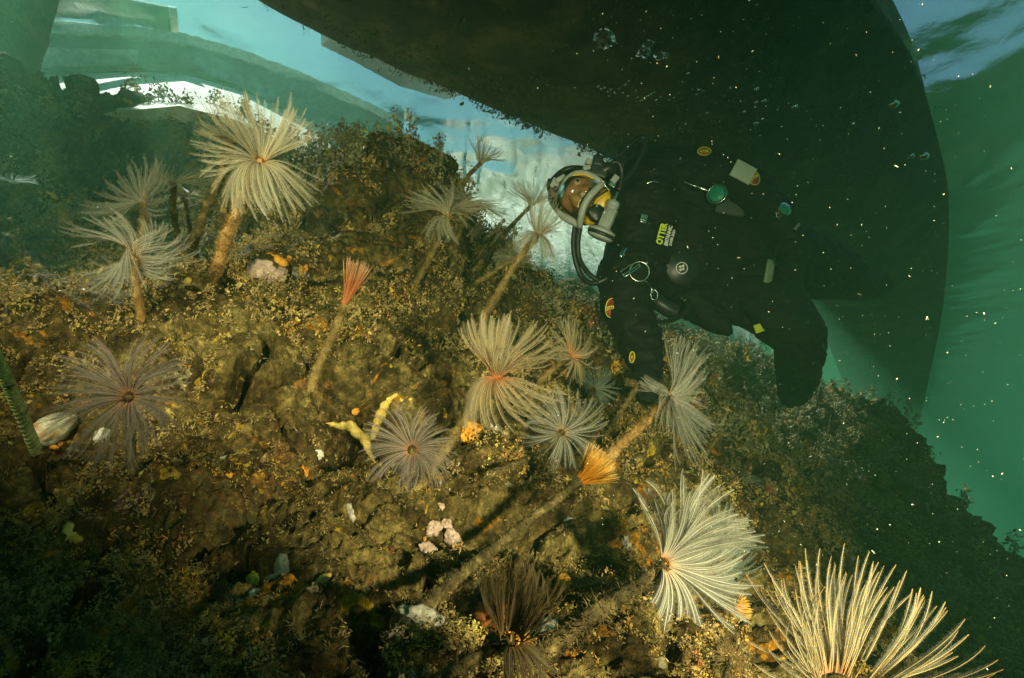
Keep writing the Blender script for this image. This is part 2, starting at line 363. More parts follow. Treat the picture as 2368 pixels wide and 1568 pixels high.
# --- moored hull overhead
M_hull = mottled('fouled_hull', [(.3, (.018, .014, .008)), (.5, (.06, .048, .022)), (.68, (.16, .12, .055))], 5, .9, 1.0, .012, second=(26, .72, (.16, .13, .07)))
M_boot = plain('hull_paint', (.05, .07, .08), .5, var=.3, scale=12, bumps=.2)
M_top = plain('white_topside', (.62, .62, .55), .45, var=.12, scale=8)
HL = [(-3.4, .1, 0), (-1.5, 1.22, 0)] + [onz(*p) for p in ( (650, -8), (800, 62), (1000, 150), (1200, 235), (1350, 293), (1450, 338), (1640, 440), (1850, 620), (1990, 990))]  # rear left corner lies out of view, widened to shade the reef
HR = [(1.1, -2.2, 0), (.75, -.2, 0)] + [onz(*p) for p in ( (1950, -110), (2015, 0), (2085, 100), (2135, 200), (2165, 310), (2190, 420), (2192, 560), (2175, 740), (2120, 990))]  # far end of the hull drawn out to fill the shaded water behind the diver
HL, HR = np.array(HL), np.array(HR)
nS, nC = 90, 40
tt = np.linspace(0, 10, nS)
L_ = np.stack([np.interp(tt, range(11), HL[:, k]) for k in range(3)], 1); R_ = np.stack([np.interp(tt, range(11), HR[:, k]) for k in range(3)], 1)
ker = np.ones(7) / 7
for a_ in (L_, R_):
    for k in (0, 1): a_[3:-3, k] = np.convolve(a_[:, k], ker, 'valid')
s = np.linspace(0, 1, nC); prof = np.sin(np.pi * s) ** (.5 + .9 * s)
dep = .34 * np.clip((nS - np.arange(nS)) / 30, .12, 1) ** .7
hv = L_[:, None] * (1 - s)[None, :, None] + R_[:, None] * s[None, :, None]
hv[..., 2] = -.03 - prof[None] * dep[:, None]
wv = fbm(np.stack([tt * 3, 0 * tt, 0 * tt], 1), 3, 77)[:, None] * .03 * prof[None] ; hv[..., 2] -= wv
flat = hv.reshape(-1, 3); flat[:, 2] += (fbm(flat * 7, 3, 90) * .014 + fbm(flat * 30, 2, 95) * .004) * np.tile(np.minimum(1, prof * 1.2), nS)
ii = np.arange(nS * nC).reshape(nS, nC)
q1 = np.stack([ii[:-1, :-1], ii[:-1, 1:], ii[1:, 1:], ii[1:, :-1]], 2).reshape(-1, 4)
boat = empty('moored_boat', ((L_[40] + R_[40]) / 2) * np.array([1, 1, 0]), 'dark fouled boat hull moored overhead, casting the shade over the diver', 'boat')
# deck closing the hull above the waterline
dk = np.concatenate([L_ + [0, 0, -.03], R_ + [0, 0, -.03], L_ + [0, 0, .16], R_ * [.95, .95, 1] + [0, 0, .16]]); i = np.arange(nS - 1)
np_mesh('hull', flat, q1, M_hull, boat)
np_mesh('topside', dk, [np.concatenate([np.stack([i, i + 1, 2 * nS + i + 1, 2 * nS + i], 1), np.stack([nS + i + 1, nS + i, 3 * nS + i, 3 * nS + i + 1], 1), np.stack([2 * nS + i, 2 * nS + i + 1, 3 * nS + i + 1, 3 * nS + i], 1)]),
   np.array([[0, nS, 3 * nS, 2 * nS], [nS - 1, 2 * nS - 1, 4 * nS - 1, 3 * nS - 1]])], M_hull, boat, False)
# rubbing strake along the near side, pale fender plank outside it
SL = L_[6:52]; out_n = np.array([-.45, .89, 0.0])
tube_mesh('rubbing_strake', [p + out_n * .03 + np.array([0, 0, -.01]) for p in SL[::3]], .03, M_boot, boat, 10, .004, rs=10)
fl = [above(*t, onz(*t), 0.0) for t in ((765, 52), (850, 92), (950, 140), (1080, 205))]
fb = [onz(762, 62), onz(850, 108), onz(960, 170), onz(1078, 206)]
pont = empty('fender_plank', fb[1], 'long pale foam plank hanging along the near side of the boat, above the surface', 'fender')
strip_body('plank_body', [p + np.array([0, 0, .05]) for p in fb], [p + np.array([-.10, .16, .15]) for p in fb], .10, M_top, pont, .004, 12, 9)
tube_mesh('plank_end', [fb[0] + np.array([0, 0, .05]), fb[0] + np.array([-.06, .10, .12])], .04, M_top, pont, 10)
tube_mesh('fender_strap', [W(775, -10, onz(775, 20)[1] * 1.3), onz(770, 20, -.02), onz(790, 50, -.01)], .012, M_cap, boat, 8)

# pale bank added beyond the reef to give the white glow at the surface
M_bank = mottled('pale_bank', [(.3, (.34, .36, .26)), (.5, (.66, .66, .54)), (.7, (.82, .81, .70))], 3.5, .85, .6, .02, second=(7, .60, (.10, .11, .06)))
bt = [onz(*p) for p in ((960, 400), (1100, 452), (1300, 500), (1480, 560), (1640, 640), (1760, 780))]
bank = strip_body('glow_bank', [(p[0] * .72, p[1] - 1.05, -1.5) for p in bt], [p - np.array([0, 0, .03]) for p in bt], .8, M_bank, None, .02, 16, 31, smooth=True)
tag(bank, kind='structure')

# weed and fouling hanging from the hull
fi = rng.integers(0, len(flat), 16000); fp = flat[fi] + rng.normal(0, .02, (16000, 3)) * np.array([1, 1, .1]); km = (fbm(fp * 5, 3, 640) > -.05) & (fp[:, 1] > .5)

# dark mooring pile in the upper left corner
pb = onz(10, 60) * np.array([.9, .9, 1]); pile = empty('mooring_pile', (pb[0], pb[1], -1.6), 'dark weedy mooring pile standing in the upper left corner', 'pile')
tube_mesh('post', [(pb[0] - .02, pb[1], -1.9), (pb[0], pb[1], -.6), (pb[0] + .01, pb[1] + .01, .55)], [.13, .125, .12], M_hull, pile, 28, .012, rs=14)
tube_mesh('iron_band', [(pb[0] + .01, pb[1] + .01, .30), (pb[0] + .01, pb[1] + .01, .36)], .128, M_boot, pile, 28)
# ================================================================== FAN WORMS
CR, CU, CF = np.array([1, 0, 0.0]), np.array([0, -sp_, cp]), np.array([0, cp, sp_])
def cv(r, u, t): v = CR * r + CU * u - CF * t; return v / np.linalg.norm(v)      # right, up, towards the camera
def feather_mat(name, stops, band=(.42, .20, .06), bandk=.35, trans=.45):
    m, nt, b = new_mat(name); out = nt.nodes['Material Output']
    at = nt.nodes.new('ShaderNodeAttribute'); at.attribute_name = 'along'
    c = ramp(nt, at.outputs['Fac'], stops); v = coords(nt)
    nb = noise(nt, v, 55, 3, .6); c = mix(nt, ramp(nt, nb, [(.55, (0, 0, 0)), (.70, (bandk,) * 3)]), c, band)
    nt.links.new(c, b.inputs['Base Color']); b.inputs['Roughness'].default_value = .45; b.inputs['Specular IOR Level'].default_value = .35
    tl = nt.nodes.new('ShaderNodeBsdfTranslucent'); nt.links.new(c, tl.inputs['Color'])
    mx = nt.nodes.new('ShaderNodeMixShader'); mx.inputs[0].default_value = trans
    nt.links.new(b.outputs[0], mx.inputs[1]); nt.links.new(tl.outputs[0], mx.inputs[2]); nt.links.new(mx.outputs[0], out.inputs['Surface']); return m
FM = {
 'cream': feather_mat('crown_cream', [(0, (.50, .24, .08)), (.06, (.60, .48, .28)), (.3, (.66, .58, .40)), (1, (.62, .56, .38))]),
 'pale': feather_mat('crown_pale', [(0, (.56, .26, .10)), (.05, (.58, .48, .34)), (.25, (.56, .54, .46)), (1, (.50, .50, .42))], (.40, .20, .12), .3),
 'mauve': feather_mat('crown_mauve', [(0, (.55, .25, .12)), (.1, (.45, .32, .24)), (.35, (.44, .36, .30)), (1, (.48, .40, .34))], (.30, .14, .08), .4),
 'orange': feather_mat('crown_orange', [(0, (.50, .16, .02)), (.35, (.85, .36, .02)), (.75, (.92, .50, .06)), (1, (.90, .66, .25))], (.8, .30, .01), .3, .3),
 'red': feather_mat('crown_red', [(0, (.58, .18, .08)), (.5, (.66, .24, .08)), (1, (.66, .42, .26))], (.60, .12, .03), .4, .3),
 'apricot': feather_mat('crown_apricot', [(0, (.80, .26, .06)), (.14, (.92, .42, .16)), (.36, (.80, .56, .30)), (.6, (.66, .56, .34)), (1, (.62, .52, .30))]),
 'brown': feather_mat('crown_brown', [(0, (.26, .16, .06)), (.5, (.20, .14, .055)), (1, (.24, .17, .07))], (.10, .05, .02), .5),
 'teal': feather_mat('crown_teal', [(0, (.42, .30, .18)), (.2, (.42, .50, .40)), (1, (.46, .56, .46))], (.30, .30, .2), .3),
 'gold': feather_mat('crown_gold', [(0, (.66, .34, .18)), (.15, (.50, .38, .18)), (.8, (.52, .44, .20)), (1, (.62, .38, .07))], (.55, .34, .10), .4),
}
TM = {
 'ochre': mottled('tube_ochre', [(.3, (.20, .10, .03)), (.5, (.42, .24, .07)), (.7, (.58, .38, .15))], 60, .9, .8, .004),
 'dark': mottled('tube_dark', [(.32, (.03, .022, .008)), (.52, (.12, .088, .03)), (.70, (.34, .25, .09))], 60, .9, .8, .004),
 'rust': mottled('tube_rust', [(.3, (.10, .065, .02)), (.5, (.26, .175, .055)), (.7, (.42, .31, .12))], 75, .9, .8, .004),
}
def blades(P0, Nn, length, width, jitter=.8, seed=0, bend=.5):
    """one slender triangle-pair blade at each point"""
    r = np.random.default_rng(seed); n = len(P0)
    d = Nn + r.normal(0, jitter, (n, 3)); d /= np.linalg.norm(d, axis=1, keepdims=True)
    s = np.cross(d, r.normal(0, 1, (n, 3))); s /= np.linalg.norm(s, axis=1, keepdims=True) + 1e-9
    L = (length * r.uniform(.4, 1.3, n))[:, None]; w_ = (width * r.uniform(.6, 1.4, n))[:, None]
    b = np.cross(d, s) * L * r.normal(0, bend, n)[:, None]
    m_ = P0 + d * L * .55 + b * .35; Vv = np.stack([P0 - s * w_ - d * L * .15, P0 + s * w_ - d * L * .15, m_ + s * w_ * .75, P0 + d * L + b, m_ - s * w_ * .75], 1).reshape(-1, 3)
    k = np.arange(n)[:, None] * 5
    return Vv, [k + np.array([[0, 1, 2, 4]]), k + np.array([[4, 2, 3]])]
def merge(parts_):
    Vs, Q, T3, off = [], [], [], 0
    for Vv, Fs in parts_:
        for f in Fs:
            (Q if f.shape[1] == 4 else T3).append(f + off)
        Vs.append(Vv); off += len(Vv)
    return np.concatenate(Vs), [np.concatenate(x) for x in (Q, T3) if x]
def fuzzy_tube(name, pts, rads, mat, parent, fuzz=.004, dens=1.0, seed=0, seg=12):
    Vv, Fs, C, T = tube_mesh(None, pts, rads, None, None, seg, np.mean(rads) * .55, True, seed)
    nr_ = len(C) * seg; r = np.random.default_rng(seed + 5)
    L = np.linalg.norm(np.diff(C, axis=0), axis=1).sum(); cnt = int(min(9000, L * np.mean(rads) * 6.28 / 1.1e-6 * .16 * dens))
    k = r.integers(0, nr_, cnt); ring = k // seg; nrm = Vv[k] - C[ring]; nrm /= np.linalg.norm(nrm, axis=1, keepdims=True) + 1e-9
    p0 = Vv[k] + r.normal(0, .0012, (cnt, 3))
    bl = blades(p0, nrm, fuzz, .00045, .7, seed + 9)
    V_, F_ = merge([(Vv, Fs), bl]); return np_mesh(name, V_, F_, mat, parent)
def crown_geo(c, axis, Rr, lobes, seed=0, width=.06, pin=52, spread=.006, rise=.0, curl=.0, jit=.10, rach=.00045, swirl=.75, dens=1.0, tipin=.9, wild=1.0):
    """curved radioles, each a rod with a gauzy web and two rows of pinnules; lobes = (phi0, phi1, n, psi0, psi1, length, sweep vector, power)"""
    r = np.random.default_rng(seed); A = axis / np.linalg.norm(axis)
    U = CR - A * (CR @ A)
    if np.linalg.norm(U) < .2: U = CU - A * (CU @ A)
    U /= np.linalg.norm(U); V_ = np.cross(A, U)
    if V_ @ CU < 0: V_ = -V_
    K = 17; s = np.linspace(0, 1, K); Ps, Ds, Ws, Al = [], [], [], []
    for li, lb in enumerate(lobes):
        f0, f1, n, a0, a1, ln, sw, pw = (list(lb) + [1.0, (0, 0, 0), 1.0][len(lb) - 5:]) if len(lb) < 8 else lb
        n = max(6, int(n * dens)); u = np.linspace(0, 1, n)
        sm_ = lambda step, sd: np.interp(u * n, np.arange(0, n + 2 * step, step), r.normal(0, sd * wild, len(np.arange(0, n + 2 * step, step))))
        ph = np.radians(f0 + (f1 - f0) * u) + sm_(5, jit) + r.normal(0, jit * .4, n)
        layer = wild * r.choice([-1, 0, 1], n, p=[.3, .4, .3])
        p0 = np.radians(a0) + sm_(6, .08) + wild * r.normal(0, .07, n) - layer * .13; p1 = np.radians(a1) + sm_(8, .16) + wild * (r.normal(0, .10, n) + .12) - layer * .26
        L = Rr * ln * (1.06 + sm_(7, .07) + r.normal(0, .05, n)) * np.where(r.random(n) < .06, .65, 1)
        turn = (swirl * (1 if (li + seed) % 2 else -1) + sm_(9, .45) + r.normal(0, .16, n))
        bend = tipin * np.clip(r.normal(1, .35, n), .1, 2)
        S2 = s[None]; grow = 1 - (1 - np.clip(S2 * 1.5, 0, 1)) ** 2
        psi = p0[:, None] + (p1 - p0)[:, None] * grow ** pw - bend[:, None] * np.clip(S2 - .35, 0, 1) ** 1.5 * 1.3 + curl * np.clip(S2 - .7, 0, 1) * 4 * r.normal(.6, .6, n)[:, None]
        phi = ph[:, None] + turn[:, None] * S2 ** 1.4
        ra0 = np.cos(ph)[:, None] * U + np.sin(ph)[:, None] * V_
        ra = np.cos(phi)[..., None] * U + np.sin(phi)[..., None] * V_
        D = np.cos(psi)[..., None] * A + np.sin(psi)[..., None] * ra
        if np.linalg.norm(sw) > 0: D = D + (S2[..., None] ** 1.3) * cv(*sw) * np.linalg.norm(sw)
        D /= np.linalg.norm(D, axis=2, keepdims=True)
        st = D * (L / K)[:, None, None]; Pt = np.cumsum(st, axis=1) - st + c + ra0[:, None] * spread + (A * (rise * (u - .5))[:, None])[:, None]
        Ps.append(Pt); Ds.append(D); Ws.append(L); Al.append(np.repeat(S2, n, 0))
    Pt, D, L, al = np.concatenate(Ps), np.concatenate(Ds), np.concatenate(Ws), np.concatenate(Al); n = len(Pt)
    side = np.cross(D, A[None, None] + 1e-3); side /= np.linalg.norm(side, axis=2, keepdims=True) + 1e-9; inn = np.cross(side, D)
    inn *= np.sign((inn * A).sum(2, keepdims=True) + 1e-9)
    rr = (rach * (1.1 - .75 * al))[..., None]
    V1 = np.stack([Pt + side * rr, Pt - side * rr * .5 + inn * rr * .87, Pt - side * rr * .5 - inn * rr * .87], 2).reshape(-1, 3); a1 = np.repeat(al[..., None], 3, 2).ravel()
    base = (np.arange(n)[:, None, None] * K + np.arange(K - 1)[None, :, None]) * 3; j = np.arange(3)[None, None]; j2 = (j + 1) % 3
    F1 = np.stack([base + j, base + j2, base + 3 + j2, base + 3 + j], 3).reshape(-1, 4)
    off = len(V1); Vs, As, Q, T3 = [V1], [a1], [F1], []
    wq = width * Rr
    prof = lambda t: np.minimum(1, t * 3.5) * np.minimum(1, (1.02 - t) * 5) ** .6
    # gauzy web: a shallow V along the rod
    for sg in (-1, 1):
        w_ = (wq * .62 * prof(al) * r.uniform(.8, 1.2, (n, 1)))[..., None]
        Ed = Pt + (side * sg * .8 + inn * .5 + D * .35) * w_; E = np.stack([Pt, Ed], 2).reshape(-1, 3)
        b_ = (np.arange(n)[:, None] * K + np.arange(K - 1)[None]) * 2 + off
        Q.append(np.stack([b_, b_ + 1, b_ + 3, b_ + 2], 2).reshape(-1, 4)); Vs.append(E); As.append(np.repeat(al[..., None], 2, 2).ravel()); off += len(E)
    tp = (np.linspace(.06, .98, pin)[None] + r.uniform(-.3, .3, (n, pin)) / pin) * (K - 1); i = np.clip(tp.astype(int), 0, K - 2); f = (tp - i)[..., None]; ar = np.arange(n)[:, None]
    lerp = lambda a_: a_[ar, i] * (1 - f) + a_[ar, i + 1] * f
    pp, dd, ss, nn = lerp(Pt), lerp(D), lerp(side), lerp(inn); tt_ = tp / (K - 1); pl = wq * 1.25 * prof(tt_)
    for sg in (-1, 1):
        pdir = ss * sg * .8 + dd * .6 + nn * .5 + r.normal(0, .10, dd.shape); pdir /= np.linalg.norm(pdir, axis=2, keepdims=True)
        ll = (pl * r.uniform(.75, 1.2, pl.shape))[..., None]; wd = dd * (L[:, None, None] / pin * .2)
        tri = np.stack([pp - wd, pp + wd, pp + pdir * ll], 2).reshape(-1, 3)
        Vs.append(tri); T3.append(np.arange(len(tri)).reshape(-1, 3) + off); off += len(tri); As.append(np.repeat(tt_[..., None], 3, 2).ravel())
    return np.concatenate(Vs), [np.concatenate(Q), np.concatenate(T3)], np.concatenate(As), (len(F1), len(Q[1]) * 2)
def add_crown(parent, c, axis, Rr, lobes, mat, seed, **kw):
    Vv, Fs, al, nf = crown_geo(np.array(c), np.array(axis), Rr, lobes, seed, **kw)
    o = np_mesh('crown', Vv, Fs, [FM[mat], VM[mat], WM[mat]], parent); mi_ = np.ones(len(o.data.polygons), np.int32); mi_[:nf[0]] = 0; mi_[nf[0]:nf[0] + nf[1]] = 2; o.data.polygons.foreach_set('material_index', mi_); at = o.data.attributes.new('along', 'FLOAT', 'POINT'); at.data.foreach_set('value', al.astype(np.float32)); return o
def veil_mat(name, col, cover=.62):
    m, nt, b = new_mat(name); out = nt.nodes['Material Output']; b.inputs['Base Color'].default_value = col + (1,); b.inputs['Roughness'].default_value = .5
    tl = nt.nodes.new('ShaderNodeBsdfTranslucent'); tl.inputs['Color'].default_value = col + (1,); m1 = nt.nodes.new('ShaderNodeMixShader'); m1.inputs[0].default_value = .5
    tr = nt.nodes.new('ShaderNodeBsdfTransparent'); m2 = nt.nodes.new('ShaderNodeMixShader'); m2.inputs[0].default_value = cover
    nt.links.new(b.outputs[0], m1.inputs[1]); nt.links.new(tl.outputs[0], m1.inputs[2]); nt.links.new(tr.outputs[0], m2.inputs[1]); nt.links.new(m1.outputs[0], m2.inputs[2]); nt.links.new(m2.outputs[0], out.inputs['Surface']); return m
VM = {'cream': (.62, .60, .44), 'pale': (.46, .46, .38), 'mauve': (.44, .38, .32), 'orange': (.92, .50, .06), 'red': (.70, .32, .14), 'apricot': (.64, .54, .34), 'brown': (.22, .17, .08), 'teal': (.42, .54, .46), 'gold': (.40, .40, .34)}
WM = {k_: veil_mat('web_' + k_, tuple(c_ * .8 for c_ in v_), .15) for k_, v_ in VM.items()}; VM = {k_: veil_mat('pinnules_' + k_, tuple(c_ * .8 for c_ in v_), .42) for k_, v_ in VM.items()}
M_mouth = plain('worm_mouth', (.36, .17, .06), .4, var=.3, scale=200)
wseed = [100]
def worm(label, tube, wpx, tmat, crown=None, cmat='cream', root=True, group='fan worms rising from the reef', name='fan_worm', fuzz=.0035, mouth=True, stand=.13):
    """tube: (px, py, dist) from the root to the mouth; wpx tube width in photo pixels"""
    wseed[0] += 1; sd_ = wseed[0]
    kt = len(tube); hit = [reef_hit(t_[0], t_[1])[2] for t_ in tube]
    tube = [(t_[0], t_[1], min(t_[2], h_ - (.0 if (i_ == 0 and root) else .015) - stand * (i_ / (kt - 1)) ** .6)) for i_, (t_, h_) in enumerate(zip(tube, hit))]
    pts = [W(*t_) for t_ in tube]
    if root:                                            # carry the tube into the reef behind its lowest visible point
        hp, hn, hd = reef_hit(tube[0][0], tube[0][1], .03); v0 = pts[0]
        if hd < tube[0][2] + .03: pts = [hp] + [p for p, t_ in zip(pts, tube) if t_[2] < hd + .5 or True][1:] if hd < tube[0][2] else [hp] + pts
        elif hd - tube[0][2] < .5: pts = [hp] + pts
        else:
            d_ = pts[0] - pts[1]; d_ /= np.linalg.norm(d_); pts = [pts[0] + d_ * .25 + CF * .2] + pts
    k = len(pts); dmean = tube[-1][2]
    wl = wpx if isinstance(wpx, (list, tuple)) else (wpx, wpx)
    rads = [np.interp(i / (k - 1), np.linspace(0, 1, len(wl)), wl) / F * dmean / 2 * .70 for i in range(k)]
    o = empty(name, pts[0], label, 'fan worm', group)
    fuzzy_tube('tube', pts, rads, TM[tmat], o, fuzz, 1.0, sd_)
    if crown:
        ax = crown['axis']; Rr = crown['r'] / F * dmean; c = pts[-1] + (W(*crown['c'], dmean) - pts[-1] if 'c' in crown else 0)
        kw = {k_: v_ for k_, v_ in crown.items() if k_ not in ('axis', 'r', 'lobes', 'c')}
        A_ = cv(*ax); add_crown(o, c, A_, Rr, crown['lobes'], cmat, sd_, **kw)
        if mouth:
            tube_mesh('collar', [pts[-1] - A_ * .008, c - A_ * .002, c + A_ * .003], [rads[-1] * .7, rads[-1] * .45, rads[-1] * .15], M_mouth, o, 10, .0004, seed=sd_)
    return o
FULL = lambda n, a0, a1, ln=1.0, sw=(0, 0, 0), pw=1.0: [(-175, -5, n // 2, a0, a1, ln, sw, pw), (5, 175, n // 2, a0, a1, ln, sw, pw)]
wm = worm
wm('largest pale worm of the upper left, crown of curved plumes before the grey quay wall', [(500,625,1.12),(527,545,1.05),(562,460,.98),(603,372,.93)], (36, 28), 'ochre',
   dict(axis=(.25,.55,.45), r=122, lobes=[(70, 210, 46, 30, 58, 1.15, (-.05,.7,0), 1), (0, 75, 26, 35, 55, 1.0, (.1,.5,0), 1), (-150, 5, 56, 75, 125, 1.1, (.25,-.75,0), 1), (205, 250, 14, 60, 90, .9, (-.3,.1,.2), 1)], swirl=.6, tipin=.7, pin=60), 'cream')
wm('dark tube leaning right, half hidden behind the largest pale worm', [(442,575,1.3),(478,480,1.25),(518,385,1.22),(532,330,1.2)], (26, 22), 'dark', dict(axis=(.1,.9,.2), r=72, lobes=FULL(50, 40, 80)), 'cream')
wm('short dark tube just left of the largest worm tube', [(500,600,1.26),(515,500,1.22),(535,410,1.2)], (28, 20), 'dark')
wm('pale crown with a short orange centre in the upper left, above the tiered one', [(325,600,1.36),(330,520,1.32),(335,470,1.3)], (16, 14), 'rust', dict(axis=(-.2,.45,.75), r=88, lobes=[(100, 250, 50, 55, 85, 1, (-.1,.1,0), 1), (-80, 80, 44, 45, 80, .9, (0,.1,0), 1)], rise=.02), 'pale')
wm('small crown on a slim brown tube right of the pale upper left crown', [(418,615,1.42),(407,535,1.4),(400,468,1.38),(402,425,1.38)], (18, 12), 'dark', dict(axis=(.1,.85,.3), r=66, lobes=FULL(56, 55, 85)), 'cream')
wm('smallest crown of the upper left cluster, tucked behind its neighbour', [(442,540,1.5),(432,490,1.48),(428,455,1.48)], (10, 8), 'dark', dict(axis=(.5,.6,.3), r=42, lobes=FULL(34, 40, 80)), 'cream')
wm('tiered spiral crown with an orange stalk at its centre, left side', [(333,800,1.06),(322,705,1.05),(312,640,1.04),(312,598,1.03)], (24, 18), 'ochre', dict(axis=(-.05,.75,.62), r=104, lobes=[(20, 170, 52, 55, 75, 1, (-.1,.1,0), 1), (180, 300, 34, 75, 115, 1.05, (-.1,-.15,0), 1), (-60, 30, 34, 60, 95, .85, (.1,-.2,0), 1)], rise=.045), 'pale')
wm('wide round mauve brown crown on an upright tube, left foreground', [(307,1175,.76),(303,1060,.74),(299,960,.73),(297,918,.72)], (26, 20), 'dark', dict(axis=(.0,.22,.95), r=122, lobes=[(-85, 95, 70, 62, 80, 1, (0,.05,0), 1), (95, 268, 66, 62, 82, 1.05, (0,.05,0), 1)], pin=60), 'mauve')
wm('faint small crown at the left edge of the picture on a long thin tube', [(8,620,1.95),(18,500,1.9),(32,425,1.9)], (14, 10), 'dark', dict(axis=(.1,.9,.2), r=36, lobes=FULL(36, 35, 75)), 'teal')
wm('slim worm closed to a red orange brush, above the centre', [(700,950,1.08),(735,850,1.05),(775,762,1.03),(797,702,1.01)], (30, 20), 'rust', dict(axis=(.34,.9,.1), r=98, lobes=FULL(110, 5, 15, 1, (0,0,0), 1) + FULL(60, 2, 7, .97), wild=.3, width=.02, spread=.004, jit=.2, swirl=.15, tipin=.1, dens=.7), 'red', fuzz=.004)
wm('full pale crown over a rusty leaning tube, just right of the reef peak', [(920,730,1.5),(960,655,1.48),(1000,580,1.44),(1036,500,1.42)], (24, 17), 'rust', dict(axis=(-.1,.8,.45), r=92, lobes=[(60, 190, 46, 20, 75, 1.05, (-.2,.3,0), 1), (-60, 60, 44, 40, 90, .9, (.1,.2,0), 1), (190, 280, 30, 80, 130, .8, (0,-.2,0), 1)], curl=.3), 'cream')
wm('upright tuft crown highest of the centre cluster, against the open sky', [(1065,440,1.72),(1085,405,1.72),(1112,378,1.7)], (12, 12), 'dark', dict(axis=(.25,.9,.15), r=62, lobes=[(60, 200, 30, 12, 35, 1, (-.3,.3,0), 1), (-90, 60, 34, 20, 75, .9, (.1,.3,0), 1)], curl=.5), 'cream', root=False)
wm('pale crown crowded behind the full crown near the reef peak', [(1040,645,1.66),(1048,600,1.64),(1062,535,1.62),(1085,480,1.6)], (18, 14), 'dark', dict(axis=(.3,.75,.3), r=84, lobes=FULL(80, 35, 95), curl=.3), 'cream')
wm('thin dark tube with a pale crown, left of the diver mask', [(1090,628,1.75),(1130,585,1.75),(1180,525,1.74),(1228,475,1.72)], (15, 11), 'dark', dict(axis=(.15,.9,.1), r=66, lobes=FULL(64, 30, 60, 1, (0,.3,0))), 'cream', root=False)
wm('worm with a limp hanging crown beside the diver mask, rusty tube', [(1115,735,1.3),(1150,680,1.32),(1192,608,1.33),(1243,545,1.33)], (22, 17), 'rust', dict(axis=(.3,.9,.1), r=98, lobes=[(0, 340, 50, 20, 40, .85, (.15,.75,0), .6), (200, 340, 46, 60, 110, .85, (.2,-1.5,0), .4), (20, 90, 20, 30, 60, .6, (.2,-.2,0), 1)], curl=.3), 'cream')
wm('small round crown against the bright water, on a tube leaning right', [(1068,668,1.62),(1110,648,1.62),(1150,622,1.62),(1185,600,1.62)], (13, 10), 'rust', dict(axis=(.1,.85,.45), r=48, lobes=FULL(60, 50, 90)), 'cream', root=False)
wm('bare dark tube end without a crown in front of the bright water', [(1090,618,1.78),(1115,580,1.78),(1146,540,1.78)], (13, 7), 'dark', None, root=False)
wm('large flared crown with a glowing apricot centre, centre right of the reef', [(955,1150,.92),(1010,1065,.9),(1080,960,.88),(1146,872,.86)], (32, 26), 'rust', dict(axis=(.22,.88,.35), r=150, lobes=[(-30, 215, 84, 16, 52, 1.0, (-.05,.15,0), 1), (-150, -20, 44, 70, 120, 1.0, (.45,-.3,0), .8), (0, 360, 44, 8, 20, .5, (0,0,0), 1)], pin=56), 'apricot')
wm('cup shaped tan crown in front of the diver shoulder', [(1170,990,1.25),(1220,930,1.2),(1262,868,1.18),(1315,822,1.16)], (24, 18), 'rust', dict(axis=(.85,.5,.25), r=92, lobes=[(0, 180, 60, 40, 80, 1, (-.1,.3,0), 1), (180, 360, 44, 50, 115, .8, (-.1,-.1,0), 1)]), 'apricot')
wm('dim teal crown below the diver forearm, small and round', [(1335,990,1.62),(1350,945,1.6),(1372,900,1.58)], (12, 10), 'dark', dict(axis=(.1,.5,.8), r=56, lobes=FULL(70, 55, 85)), 'teal')
wm('silvery crown of spread plumes right of centre, on a thin dark tube', [(1095,1125,1.02),(1160,1085,1.03),(1235,1052,1.05),(1298,1000,1.07)], (17, 12), 'dark', dict(axis=(.3,.45,.75), r=98, lobes=[(0, 170, 50, 45, 78, 1.05, (0,.1,0), 1), (185, 350, 44, 55, 92, .95, (0,-.1,0), 1)], jit=.16), 'pale')
wm('greyish mauve round crown facing the camera, in front of the yellow sponge', [(985,1130,.9),(975,1085,.88),(952,1040,.85)], (20, 18), 'dark', dict(axis=(-.1,.2,.95), r=92, lobes=[(-90, 90, 60, 55, 82, 1, (0,0,0), 1), (90, 270, 60, 55, 88, 1.1, (0,-.15,0), 1)]), 'mauve')
wm('silvery crown like a windblown shock of hair in front of the diver glove', [(1395,1075,1.02),(1430,1035,1.0),(1482,983,.98),(1547,920,.96)], (34, 26), 'ochre', dict(axis=(.8,.35,.4), r=122, lobes=[(30, 150, 60, 25, 55, 1.1, (.1,.5,0), 1), (-60, 40, 50, 45, 75, .95, (.2,0,0), 1), (-170, -70, 46, 60, 70, 1.15, (-.2,-.65,0), .7), (150, 215, 22, 60, 130, .6, (-.4,.2,0), .7)], pin=56), 'pale')
wm('worm closed to a bright orange brush on the longest dark tube', [(950,1430,.70),(1045,1345,.71),(1150,1262,.73),(1250,1182,.75),(1343,1108,.77)], (34, 28, 22), 'dark', dict(axis=(.72,.62,.25), r=78, lobes=FULL(130, 12, 26, 1.0) + FULL(90, 5, 12, 1.0), wild=.4, width=.03, spread=.008, jit=.2, swirl=.2, tipin=.1, dens=.7), 'orange')
wm('big pink cream crown of swirling plumes, lower right, on a mossy tube', [(1165,1575,.60),(1290,1482,.62),(1400,1402,.64),(1500,1334,.66),(1536,1303,.66)], (38, 35, 28), 'dark', dict(axis=(.35,.35,.8), r=188, lobes=[(75, 120, 26, 50, 58, 1.05, (-.05,.3,0), 1), (20, 75, 40, 45, 70, 1.0, (0,.2,0), 1), (-50, 20, 42, 55, 85, .92, (0,-.1,0), 1), (-125, -50, 34, 65, 100, .95, (0,-.35,0), 1)], pin=64, rach=.0009), 'pale', fuzz=.006)
